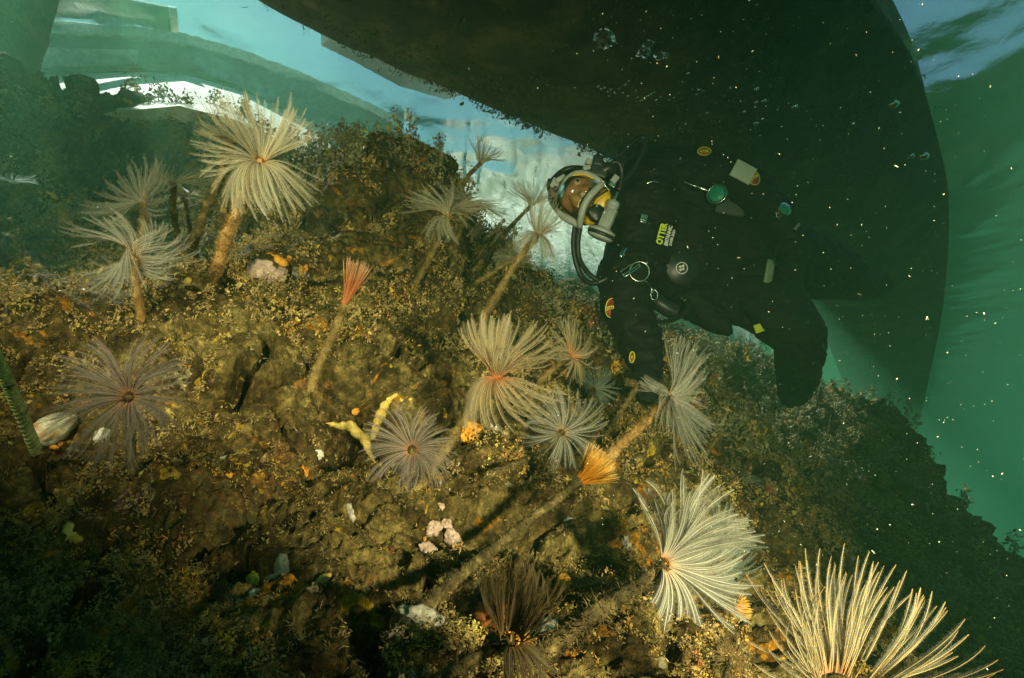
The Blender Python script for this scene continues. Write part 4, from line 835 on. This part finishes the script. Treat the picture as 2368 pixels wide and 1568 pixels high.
# ================================================================== GROWTH ON THE REEF
LUMPS = []
def reef_points(n, dmin, dmax, seed, mask=None, azim=(-52, 50)):
    """random points on the reef skin, even per picture angle rather than per metre"""
    r = np.random.default_rng(seed)
    a = r.uniform(azim[0], azim[1], n); ia = np.searchsorted(ang, a).clip(1, na - 2); ir0, ir1 = np.searchsorted(rad, dmin), np.searchsorted(rad, dmax)
    ir = r.integers(ir0, ir1, n); fa, fr_ = r.random((2, n, 1))
    p = G2[ia, ir] * (1 - fa) * (1 - fr_) + G2[ia + 1, ir] * fa * (1 - fr_) + G2[ia, ir + 1] * (1 - fa) * fr_ + G2[ia + 1, ir + 1] * fa * fr_
    nn = N2[ia, ir]; toc = O - p; toc /= np.linalg.norm(toc, axis=1, keepdims=True); k = (nn * toc).sum(1) > -.45
    if mask is not None: k &= mask(p)
    for lc, lr in LUMPS: k &= (np.linalg.norm(p - lc, axis=1) > lr * 1.4)
    return p[k], nn[k], np.linalg.norm(p[k] - O, axis=1)
def turf_mat(name, stops, trans=.25):
    m, nt, b = new_mat(name); v = coords(nt); n1 = noise(nt, v, 13, 6, .75, .5); n2 = noise(nt, v, 120, 2, .6)
    c = ramp(nt, n1, stops); c = mix(nt, .6, c, ramp(nt, n2, [(.35, (.45, .45, .45)), (.65, (1.5, 1.5, 1.4))]), 'MULTIPLY')
    for sc_, th_, col_, k_ in (() if 'hull' in name else ((7, .60, (.62, .36, .04), 2.0), (9, .63, (.36, .13, .05), 9.0), (12, .64, (.62, .52, .12), 5.0), (10, .64, (.42, .34, .26), 15.0))):
        mp = nt.nodes.new('ShaderNodeMapping'); mp.inputs['Location'].default_value = (k_, k_ * .6, k_ * 1.7); nt.links.new(v, mp.inputs[0])
        c = mix(nt, ramp(nt, noise(nt, mp.outputs[0], sc_, 4, .6, 1.2), [(th_, (0, 0, 0)), (th_ + .04, (1, 1, 1))]), c, col_)
    nt.links.new(c, b.inputs['Base Color']); b.inputs['Roughness'].default_value = .8; b.inputs['Specular IOR Level'].default_value = .2; return m
M_turf = turf_mat('turf', [(.28, (.09, .055, .018)), (.42, (.24, .17, .06)), (.52, (.36, .27, .11)), (.60, (.42, .25, .05)), (.75, (.20, .15, .05))])
def sprigs(p, nn, d, size, per, seed, width=.0006):
    """branching sprigs: several blades fanning out of each point"""
    r = np.random.default_rng(seed); k = np.repeat(np.arange(len(p)), per); sc = (size * r.uniform(.5, 1.3, len(p)))[k]
    q_ = p[k] + r.normal(0, 1, (len(k), 3)) * (sc * .35)[:, None]
    return blades(q_, nn[k] + r.normal(0, .3, (len(k), 3)), sc, width * (.6 + .5 * d[k]), .65, seed + 1)
mk = lambda s_, th: (lambda p: (fbm(p * 7, 3, s_) + r_[:len(p)] * .15) > th)
r_ = rng.normal(0, 1, 400000)
def growth(name, mats, n, dmin, dmax, size, per, seed, th, label_kind='stuff', width=.0006, az=(-52, 50)):
    p, nn, d = reef_points(n, dmin, dmax, seed, mk(500 + seed % 7, th), az)
    Vv, Fs = sprigs(p, nn, d, size * (.45 + .55 * np.clip(d, .5, 3)), per, seed, width)
    o = np_mesh(name, Vv, Fs, mats); tag(o, kind='stuff'); return o
# --- single growths one can point at
def lump(name, label, cat, px, py, rpx, mat, group=None, seed=0, squash=(1, 1, .6), amp=.25, fs=2.2, holes=0, hole_mat=None, sub=4, lift=.75):
    rpx *= 1.15
    h, n_h, d = reef_hit(px, py); n_h = n_h * .6 - ray(px, py) * .6; n_h /= np.linalg.norm(n_h)
    s_ = rpx / F * d; bm = bmesh.new(); bmesh.ops.create_icosphere(bm, subdivisions=sub, radius=1.0)
    v_ = np.array([x.co for x in bm.verts]); off = np.array([seed * 3.1, seed * 1.7, 5.0])
    v_ = v_ * (1 + fbm(v_ * fs + off, 3, 700 + seed) * amp)[:, None] + v_ * (fbm(v_ * 9 + off, 2, 720) * .05)[:, None]
    U = np.cross(n_h, [0.2, .1, 1]); U /= np.linalg.norm(U); V_ = np.cross(n_h, U); an = seed * 1.3; U, V_ = U * math.cos(an) + V_ * math.sin(an), V_ * math.cos(an) - U * math.sin(an)
    c = h + n_h * s_ * squash[2] * lift - ray(px, py) * .006; LUMPS.append((c, s_))
    Pw = c + (v_[:, :1] * U * squash[0] + v_[:, 1:2] * V_ * squash[1] + v_[:, 2:] * n_h * squash[2]) * s_
    for x, q_ in zip(bm.verts, Pw): x.co = Vector(q_)
    me = bpy.data.meshes.new(name); bm.to_mesh(me); bm.free(); o = link_mesh(name, me, mat); tag(o, label, cat, group)
    for k in range(holes):
        a = seed + k * 2.4; rr = .0 if holes == 1 else .42
        hp = c + (U * math.cos(a) * rr * squash[0] + V_ * math.sin(a) * rr * squash[1]) * s_ + n_h * s_ * squash[2] * (1.0 if holes == 1 else .86)
        a_ = np.linspace(0, 2 * np.pi, 14); rg = tube_mesh('siphon_rim', [hp + (U * math.cos(t_) + V_ * math.sin(t_)) * s_ * .13 for t_ in a_], s_ * .045, mat, None, 8, smooth_path=False, cap=False); rg.parent = o
        hd_ = tube_mesh('siphon', [hp - n_h * s_ * .08, hp + n_h * s_ * .02], s_ * .10, hole_mat, None, 10); hd_.parent = o
    return o
M_or = mottled('sponge_orange', [(.3, (.62, .22, .02)), (.7, (.86, .42, .05))], 40, .7, .6, .003)
M_ye = mottled('sponge_yellow', [(.3, (.48, .32, .05)), (.7, (.78, .60, .18))], 40, .7, .6, .003)
M_pk = mottled('squirt_pink', [(.3, (.38, .26, .20)), (.7, (.60, .44, .36))], 50, .5, .4, .002)
M_gy = mottled('squirt_grey', [(.3, (.30, .28, .22)), (.7, (.50, .46, .38))], 50, .5, .4, .002)
M_wh = mottled('shell_white', [(.3, (.60, .56, .46)), (.7, (.82, .78, .68))], 40, .45, .4, .002)
M_lm = mottled('sponge_lime', [(.3, (.50, .46, .03)), (.7, (.78, .74, .10))], 50, .6, .5, .002)
M_rd = mottled('sponge_rust', [(.3, (.30, .09, .03)), (.7, (.56, .20, .05))], 40, .75, .7, .003)
M_hole = plain('siphon_dark', (.02, .012, .008), .9)
def multi(label, name, cat, mat, blobs, group=None, seed=0, stretch=1.0):
    """one growth of several lobes as one mesh"""
    bm = bmesh.new(); L0 = None
    for k, (x, y, r__) in enumerate(blobs):
        h, nh, d = reef_hit(x, y); h = h - ray(x, y) * .032; s_ = r__ * 1.2 / F * d; LUMPS.append((h, s_ * 1.3))
        if L0 is not None and np.linalg.norm(L0[0] - h) < s_ * 16: caps(bm, L0[0], L0[1] * .8, h, s_ * .8, 5)
        caps(bm, h, s_, h, s_, 1); L0 = (h, s_)
    return tag(remeshed(name, bm, .0028, mat, None, 3, .0016, 60), label, cat, group)
G1 = 'sponges and sea squirts on the reef'
lump('sea_squirt', 'large pink grey sea squirt with a pore beside the orange sponge, upper reef', 'sea squirt', 608, 632, 24, M_pk, G1, 1, holes=1, hole_mat=M_hole)
lump('sea_squirt', 'pink sea squirt below the bright orange sponge crest', 'sea squirt', 648, 648, 20, M_pk, G1, 2, holes=2, hole_mat=M_hole)
lump('sea_squirt', 'small round pale squirt with a raised rim, right of the orange sponge', 'sea squirt', 676, 645, 13, M_gy, G1, 3, holes=1, hole_mat=M_hole)
multi('bright orange ragged sponge crest on the upper reef', 'sponge', 'sponge', M_or, [(622,592,8),(640,602,11),(655,610,10),(668,600,8),(650,592,7)], G1)
lump('sponge', 'round orange sponge ball right of the ragged orange crest', 'sponge', 697, 630, 17, M_or, G1, 5, (1, 1, .8))
lump('sponge', 'shiny pale lime blob nestled between the pink squirts', 'sponge', 630, 635, 9, M_lm, G1, 6)
multi('yellow spiky sponge under the small brown tubes, upper left of the reef', 'sponge', 'sponge', M_ye, [(402,636,5),(415,640,9),(428,632,7),(440,640,9),(434,652,8),(446,650,5)], G1)
multi('large yellow branching sponge with raised fingers, centre of the reef', 'sponge', 'sponge', M_ye, [(985,915,3),(968,918,6),(948,928,9),(930,925,9),(915,915,7),(900,925,8),(888,940,10),(880,958,11),(872,975,9),(868,995,9),(862,1010,8)], G1)
multi('yellow sponge with pointed lobes left of the large branching one', 'sponge', 'sponge', M_ye, [(752,978,3),(770,982,7),(790,985,10),(810,985,12),(825,1002,11),(845,1015,12),(850,1035,9),(862,1062,6),(872,1076,7),(880,1085,6)], G1)
lump('sponge', 'honeycombed orange sponge in the middle below the flared crown', 'sponge', 1090, 1010, 27, M_or, G1, 9, (1, .85, .7), .5, 4, holes=5, hole_mat=M_hole)
lump('sponge', 'glowing orange honeycomb sponge at the bottom under the folded fan crown', 'sponge', 1185, 1530, 42, M_or, G1, 10, (1, 1, .6), .5, 4, holes=6, hole_mat=M_hole)
lump('sponge', 'rusty orange sponge behind the stem of the folded fan crown', 'sponge', 1140, 1440, 40, M_rd, G1, 11, (.7, 1.3, .5), .5, 4)
lump('sea_squirt', 'pale cream squirt lobe beside the foot of the longest dark tube', 'sea squirt', 970, 1440, 30, M_gy, G1, 12, (1.2, .7, .6), .4)
lump('sea_squirt', 'pink squirt with one dark pore, lower left reef', 'sea squirt', 493, 1165, 24, M_pk, G1, 13, (.7, 1.3, .5), .2, holes=1, hole_mat=M_hole)
lump('sea_squirt', 'small pinkish squirt with a dark pore left of the larger one', 'sea squirt', 422, 1155, 12, M_pk, G1, 14, holes=1, hole_mat=M_hole)
lump('sea_squirt', 'slender upright pale squirt with a pore at its foot', 'sea squirt', 817, 1188, 16, M_gy, G1, 15, (.6, 1.3, .6), .2, holes=1, hole_mat=M_hole)
lump('sea_squirt', 'flat grey lilac squirt lying in the lower left reef', 'sea squirt', 652, 1322, 22, M_gy, G1, 16, (1.3, .7, .35), .2)
lump('sea_squirt', 'tiny white squirt with a dark pore at the lower left', 'sea squirt', 590, 1375, 9, M_wh, G1, 17, holes=1, hole_mat=M_hole)
for k, (x, y, r__, t_) in enumerate(((985, 1275, 15, 'bottom left lobe'), (1000, 1225, 13, 'upper left lobe'), (1042, 1245, 14, 'right lobe'), (1030, 1215, 10, 'top lobe'), (1062, 1268, 9, 'lowest right lobe'))):
    lump('sea_squirt', 'pink squirt of the cluster beside the longest dark tube, ' + t_, 'sea squirt', x, y, r__, M_pk, 'pink squirt cluster', 20 + k, (1, 1.2, .6), .3, holes=1, hole_mat=M_hole)
lump('sponge', 'bright yellow pitted sponge at the lower left', 'sponge', 508, 1055, 15, M_lm, G1, 30, (1.3, .8, .5), holes=2, hole_mat=M_hole)
lump('sponge', 'yellow green round sponge beside the stalk of the wide round crown', 'sponge', 342, 1115, 17, M_lm, G1, 31, (1, 1, .6), .3)
lump('sponge', 'orange starry sponge patch at the lower left', 'sponge', 596, 1208, 15, M_or, G1, 32, (1, .8, .4), .6, 3)
lump('sponge', 'orange patch just above the pink squirt, lower left', 'sponge', 532, 1118, 13, M_or, G1, 33, (1.3, .8, .4), .5, 3)
lump('sponge', 'curled orange tube sponge in the upper middle', 'sponge', 502, 762, 12, M_or, G1, 34, (1, 1, .7), holes=1, hole_mat=M_hole)
lump('sponge', 'small yellow green shiny lump at the lower left', 'sponge', 590, 1338, 13, M_lm, G1, 35, (1, .9, .5), .4)
multi('yellow looping sponge strands right of the red brush worm', 'sponge', 'sponge', M_ye, [(832,768,5),(842,785,7),(858,800,8),(868,790,6),(880,770,6),(866,762,5)], G1)
multi('mustard sponge hanging in two drips, upper centre', 'sponge', 'sponge', M_ye, [(862,740,6),(880,745,7),(900,748,7),(902,765,5),(905,778,5)], G1)
multi('thin yellow strand sponge in the upper middle', 'sponge', 'sponge', M_ye, [(606,735,5),(598,755,6),(588,770,6),(580,790,5)], G1)
lump('shell', 'broken white shell edge half buried below the flared crown', 'shell', 1032, 1135, 16, M_wh, 'pale shells', 40, (1.2, .8, .3), .4)
lump('shell', 'bright white shell chip left of the pink squirt cluster', 'shell', 872, 1208, 11, M_wh, 'pale shells', 41, (1.2, .9, .4), .3)
lump('shell', 'white shell by the foot of the wide round crown', 'shell', 233, 1008, 12, M_wh, 'pale shells', 42, (1.1, .8, .5), .25)
lump('shell', 'white shell right of the wide round crown', 'shell', 425, 915, 16, M_wh, 'pale shells', 43, (.8, 1.1, .5), .4)
lump('shell', 'small white chip in the dark gap left of the yellow sponges', 'shell', 733, 1052, 10, M_wh, 'pale shells', 44, (1, .8, .5), .4)
lump('shell', 'white jagged shell above the silvery crown stalk', 'shell', 1140, 1015, 18, M_wh, 'pale shells', 45, (1.2, .7, .4), .6, 3)
lump('shell', 'pale green shell dot right of the longest dark tube', 'shell', 1316, 1208, 9, M_wh, 'pale shells', 46, (1, 1, .4), .3)
lump('shell', 'wide pale shell at the base of the folded fan crown', 'shell', 1262, 1470, 24, M_wh, 'pale shells', 47, (1.3, .7, .4), .4)
lump('shell', 'crooked pale shell left of the red rim, far left slope', 'shell', 145, 787, 12, M_wh, 'pale shells', 48, (1.3, .6, .4), .4)
lump('sponge', 'olive sponge clump right of the longest dark tube', 'sponge', 1395, 1195, 17, M_ye, G1, 49, (.8, 1.1, .5), .4)
# many further small growths
rr_ = np.random.default_rng(77); mats_ = [(M_or, 'orange sponge', 'sponge'), (M_ye, 'mustard sponge', 'sponge'), (M_gy, 'pale squirt', 'sea squirt'), (M_pk, 'pink squirt', 'sea squirt'), (M_rd, 'rust red sponge', 'sponge'), (M_wh, 'white shell chip', 'shell')]
seen_ = []
marks = {'the largest pale worm tube': (520, 590), 'the orange ball sponge': (697, 630), 'the red brush worm': (790, 730), 'the full crown tube': (980, 640), 'the wide round crown': (297, 918),
 'the tiered crown tube': (320, 700), 'the large branching yellow sponge': (890, 960), 'the flared apricot crown': (1150, 870), 'the round mauve crown': (950, 1035), 'the silvery crown': (1298, 1000),
 'the longest dark tube': (1150, 1265), 'the pink squirt cluster': (1020, 1245), 'the folded fan crown': (1190, 1450), 'the mossy tube': (1340, 1450), 'the pink pored squirt': (493, 1165),
 'the yellow pitted sponge': (508, 1055), 'the lilac grey squirt': (652, 1322), 'the mussel': (112, 1005), 'the bottom left corner': (60, 1500), 'the slender pale squirt': (817, 1188), 'the bottom edge': (700, 1530), 'the upper reef peak': (880, 420)}
used_l = set(); k = 0
while k < 78:
    x, y = rr_.uniform(120, 1500), rr_.uniform(600, 1540)
    if x > 900 and y < 760 or (x > 1250 and y < 1150): continue
    mt, lb_, ct = mats_[rr_.choice(6, p=[.24, .22, .2, .14, .12, .08])]; r__ = rr_.uniform(5.5, 14)
    mk_ = min(marks, key=lambda q: (marks[q][0] - x) ** 2 + (marks[q][1] - y) ** 2); dx, dy = x - marks[mk_][0], y - marks[mk_][1]
    side = ('right of' if dx > 0 else 'left of') if abs(dx) > abs(dy) else ('below' if dy > 0 else 'above')
    near_ = 'just' if math.hypot(dx, dy) < 70 else 'well'
    lab_ = '%s %s blob %s %s %s' % ('tiny' if r__ < 8 else ('small' if r__ < 11 else 'knobbly'), lb_, near_, side, mk_)
    if lab_ in used_l: continue
    used_l.add(lab_); k += 1
    o = lump(ct.replace(' ', '_'), lab_, ct, x, y, r__, mt, 'small growths scattered over the turf', 100 + k, (rr_.uniform(.8, 1.5), rr_.uniform(.6, 1), rr_.uniform(.3, .7)), rr_.uniform(.3, .7), 2.8, holes=1 if ct == 'sea squirt' else 0, hole_mat=M_hole, sub=3)
# mussel at the left edge, rope
ms = lump('mussel', 'open white and orange mussel at the end of the rope, left edge', 'mussel', 112, 1005, 36, mottled('mussel_shell', [(.35, (.66, .30, .05)), (.5, (.80, .72, .56)), (.7, (.86, .82, .72))], 26, .4, .4, .002), None, 60, (.6, 1.1, .55), .1)
lump('mussel', 'dark pointed mussel tip above the white and orange mussel', 'mussel', 108, 955, 12, M_hole, None, 61, (.8, 1.2, .6), .1)
rp = [(-60,740,.72),(0,845,.76),(40,935,.80),(85,1045,.86)]
M_rope = mottled('rope_yarn', [(.38, (.05, .05, .02)), (.44, (.66, .66, .26)), (.7, (.80, .80, .40))], 40, .8, .8, .003)
rope = empty('rope', W(*rp[0]), 'pale yellow green twisted rope running down the left edge to the mussel', 'rope')
_, _, RC_, RT_ = tube_mesh(None, [W(*p) for p in rp], .007, None, None, 8)
tq = np.linspace(0, 1, 260); RCi = np.stack([np.interp(tq, np.linspace(0, 1, len(RC_)), RC_[:, k]) for k in range(3)], 1); RTi = np.gradient(RCi, axis=0); RTi /= np.linalg.norm(RTi, axis=1, keepdims=True)
Ur = np.cross(RTi, [0, 1, .3]); Ur /= np.linalg.norm(Ur, axis=1, keepdims=True); Wr = np.cross(RTi, Ur)
for k in range(3):
    a_ = tq * 2 * np.pi * 13 + k * 2.094; tube_mesh('strand', RCi + (np.cos(a_)[:, None] * Ur + np.sin(a_)[:, None] * Wr) * .0028, .0033, M_rope, rope, 10, .0004, smooth_path=False)
growth('algal_turf', M_turf, 50000, .42, 2.4, .0036, 5, 11, .0, width=.0004)
growth('algal_turf', M_turf, 14000, .42, 1.9, .0062, 8, 12, .32, width=.00038)
Vv, Fs = blades(fp[km], np.tile([0, 0, -1.0], (km.sum(), 1)), .022, .0016, .8, 66)
tag(np_mesh('hull_weed', Vv, Fs, turf_mat('hull_weed', [(.3, (.03, .022, .01)), (.5, (.07, .05, .022)), (.7, (.12, .09, .045))])), kind='stuff')
M_moss = turf_mat('silty_turf', [(.3, (.10, .085, .04)), (.5, (.24, .21, .11)), (.7, (.38, .34, .20))])
ICO = bmesh.new(); bmesh.ops.create_icosphere(ICO, subdivisions=1, radius=1.0); IV = np.array([v.co for v in ICO.verts]); IF = np.array([[v.index for v in f.verts] for f in ICO.faces]); ICO.free()
OV = np.array([[1,0,0],[-1,0,0],[0,1,0],[0,-1,0],[0,0,1],[0,0,-1]], float); OF = np.array([[0,2,4],[2,1,4],[1,3,4],[3,0,4],[2,0,5],[1,2,5],[3,1,5],[0,3,5]]); IV, IF = OV, OF
def crumbs(name, mat, p, nn, size, per, spread, tall, seed):
    """crumbly heaps: each point grows a loose stack of small knobs away from the reef"""
    r = np.random.default_rng(seed); k = np.repeat(np.arange(len(p)), per); n = len(k); h = r.random(n) ** .8
    c = p[k] + nn[k] * (h * tall[k])[:, None] + r.normal(0, 1, (n, 3)) * (spread[k] * (1.15 - .75 * h))[:, None]
    ax3 = r.normal(0, 1, (n, 3, 3)); sc = (size[k] * r.uniform(.5, 1.35, n) * (1.15 - .5 * h))[:, None, None] * r.uniform(.6, 1.4, (n, 1, 3))
    v_ = np.einsum('ij,njk->nik', IV, ax3) * .75 * (1 + r.normal(0, .2, (n, len(IV), 1))) * sc + c[:, None]
    f_ = IF[None] + (np.arange(n) * len(IV))[:, None, None]
    return tag(np_mesh(name, v_.reshape(-1, 3), f_.reshape(-1, 3), mat, None, False), kind='stuff')
pc, nc_, dc = reef_points(25000, .42, 2.3, 41, lambda p: fbm(p * 6, 3, 620) > -.10); rs_ = np.random.default_rng(42); q_ = rs_.uniform(.5, 1.5, len(pc)) * np.clip(dc, .55, 2)
crumbs('crumbly_growth', M_turf, pc, nc_, .0012 * q_, 20, .0045 * q_, .014 * q_, 43)
pc, nc_, dc = reef_points(3800, 1.7, 4.6, 21, lambda p: fbm(p * 2.5, 2, 600) > -.3); q_ = rs_.uniform(.5, 1.5, len(pc))
up_ = nc_ * .4 + np.array([0, -.15, .8]); crumbs('bushy_growth', M_moss, pc, up_, .0034 * q_, 85, .014 * q_, .058 * q_, 44)

# fouling on the hull
hp = flat.reshape(nS, nC, 3)[12:, 3:-3].reshape(-1, 3); hp = hp[rng.integers(0, len(hp), 5200)] + rng.normal(0, .02, (5200, 3)) * np.array([1, 1, .05]); hp = hp[fbm(hp * 4, 3, 650) > .05]; q_ = rng.uniform(.5, 1.6, len(hp))
crumbs('hull_fouling', turf_mat('hull_fouling', [(.3, (.03, .025, .012)), (.5, (.09, .07, .03)), (.7, (.20, .16, .08))]), hp, np.tile([0, 0, -1.0], (len(hp), 1)), .0035 * q_, 16, .014 * q_, .022 * q_, 45)
# --- rising bubbles and drifting specks
m, nt, b = new_mat('air_bubble'); b.inputs['Base Color'].default_value = (.9, .95, .92, 1); nt.nodes.remove(b)
tr = nt.nodes.new('ShaderNodeBsdfTransparent'); gl = nt.nodes.new('ShaderNodeBsdfGlossy'); gl.inputs['Roughness'].default_value = .05; lw = nt.nodes.new('ShaderNodeLayerWeight'); lw.inputs[0].default_value = .42
mx = nt.nodes.new('ShaderNodeMixShader'); nt.links.new(lw.outputs['Facing'], mx.inputs[0]); nt.links.new(tr.outputs[0], mx.inputs[1]); nt.links.new(gl.outputs[0], mx.inputs[2]); nt.links.new(mx.outputs[0], nt.nodes['Material Output'].inputs['Surface']); M_bub = m
M_bub2 = plain('bubble_glint', (.9, .93, .9), .08, metal=1, var=.02)
rb = np.random.default_rng(5)
def bubble(px, py, d, rpx, label, mat, group, amp=.0):
    bm = bmesh.new(); c = W(px, py, d); s_ = rpx / F * d
    bmesh.ops.create_icosphere(bm, subdivisions=3 if rpx > 6 else 2, radius=1.0); v_ = np.array([x.co for x in bm.verts]); v_ = v_ * (1 + fbm(v_ * 2.5 + px, 2, 900) * amp)[:, None] * np.array([1, 1, .62])
    for x, q_ in zip(bm.verts, v_): x.co = Vector(q_ * s_)
    me = bpy.data.meshes.new('air_bubble'); bm.to_mesh(me); bm.free(); o = link_mesh('air_bubble', me, mat); o.location = Vector(c); tag(o, label, 'bubble', group); return o
GB = 'air bubbles rising under the hull'
bubble(1397, 88, 1.9, 21, 'largest air bubble, flattened, under the hull', M_bub, GB, .45)
bubble(1489, 120, 1.9, 13, 'ragged bubble right of the largest one', M_bub, GB, .5); bubble(1499, 102, 1.9, 10, 'clear bubble just above the ragged one', M_bub, GB, .5)
bubble(1526, 128, 1.9, 11, 'greenish bubble rightmost of the clear ones', M_bub, GB, .5); bubble(1540, 130, 1.9, 5, 'tiny bubble touching the greenish one', M_bub, GB, .3)
small = [(1383,200),(1390,206),(1398,203),(1405,212),(1412,207),(1420,214),(1408,222),(1432,205),(1440,215),(1446,196),(1452,222),(1470,210),(1474,226),(1482,233),(1490,228),(1497,222),(1505,218),(1512,214),(1517,232),(1528,225),(1546,232),(1558,226),(1600,207),(1610,219),(1617,208),(1625,210),(1634,262),(1687,204),(1590,170)]
ORD = 'first second third fourth fifth sixth seventh eighth ninth tenth eleventh twelfth thirteenth fourteenth fifteenth sixteenth seventeenth eighteenth nineteenth twentieth twenty-first twenty-second twenty-third twenty-fourth twenty-fifth twenty-sixth twenty-seventh twenty-eighth twenty-ninth thirtieth'.split(); small.sort()
for k, (x, y) in enumerate(small): bubble(x, y, 1.8, rb.uniform(2.2, 3.6), 'tiny bright bubble in the string under the hull, %s from the left' % ORD[k], M_bub2, 'tiny bubbles under the hull')
for (x, y, r__, t_) in ((1749,206,5,'on its own above a pair'),(1766,234,5.5,'right of its close twin'),(1748,237,4,'left of its close twin'),(1838,247,6,'between the pair and the brightest'),(1720,259,4,'small, left below the pair'),(1748,286,5,'lowest of the middle ones'),(1972,286,4,'small and faint below the brightest'),(2067,242,9,'brightest of all'),(2136,362,9,'large, beside the edge of the hull'),(2107,361,5.5,'smaller twin by the edge of the hull')):
    bubble(x, y, 1.5, r__, 'shining bubble against the dark hull, ' + t_, M_bub2, 'shining bubbles on the right')
bubble(1279, 292, 2.0, 6, 'dark speck floating in the bright window of water', M_hole, None, .3)
npt = 9000; qx = rb.uniform(-20, 2390, npt); qy = rb.uniform(-10, 1570, npt); keep = (qx > 1350) | (rb.random(npt) < .12); qx, qy = qx[keep], qy[keep]; dd = rb.uniform(.5, 2.3, len(qx))
ctr = np.array([W(a_, b_, c_) for a_, b_, c_ in zip(qx, qy, dd)]); dr = rb.normal(0, 1, (len(ctr), 3)); 
Vv, Fs = blades(ctr, dr, rb.uniform(.0004, .0012, len(ctr)) * rb.choice([.6, 1, 1, 2.0], len(ctr)), .0003, .1, 31, .4)
tag(np_mesh('drifting_specks', Vv, Fs, plain('speck', (.60, .60, .48), .6, var=.1)), kind='stuff')
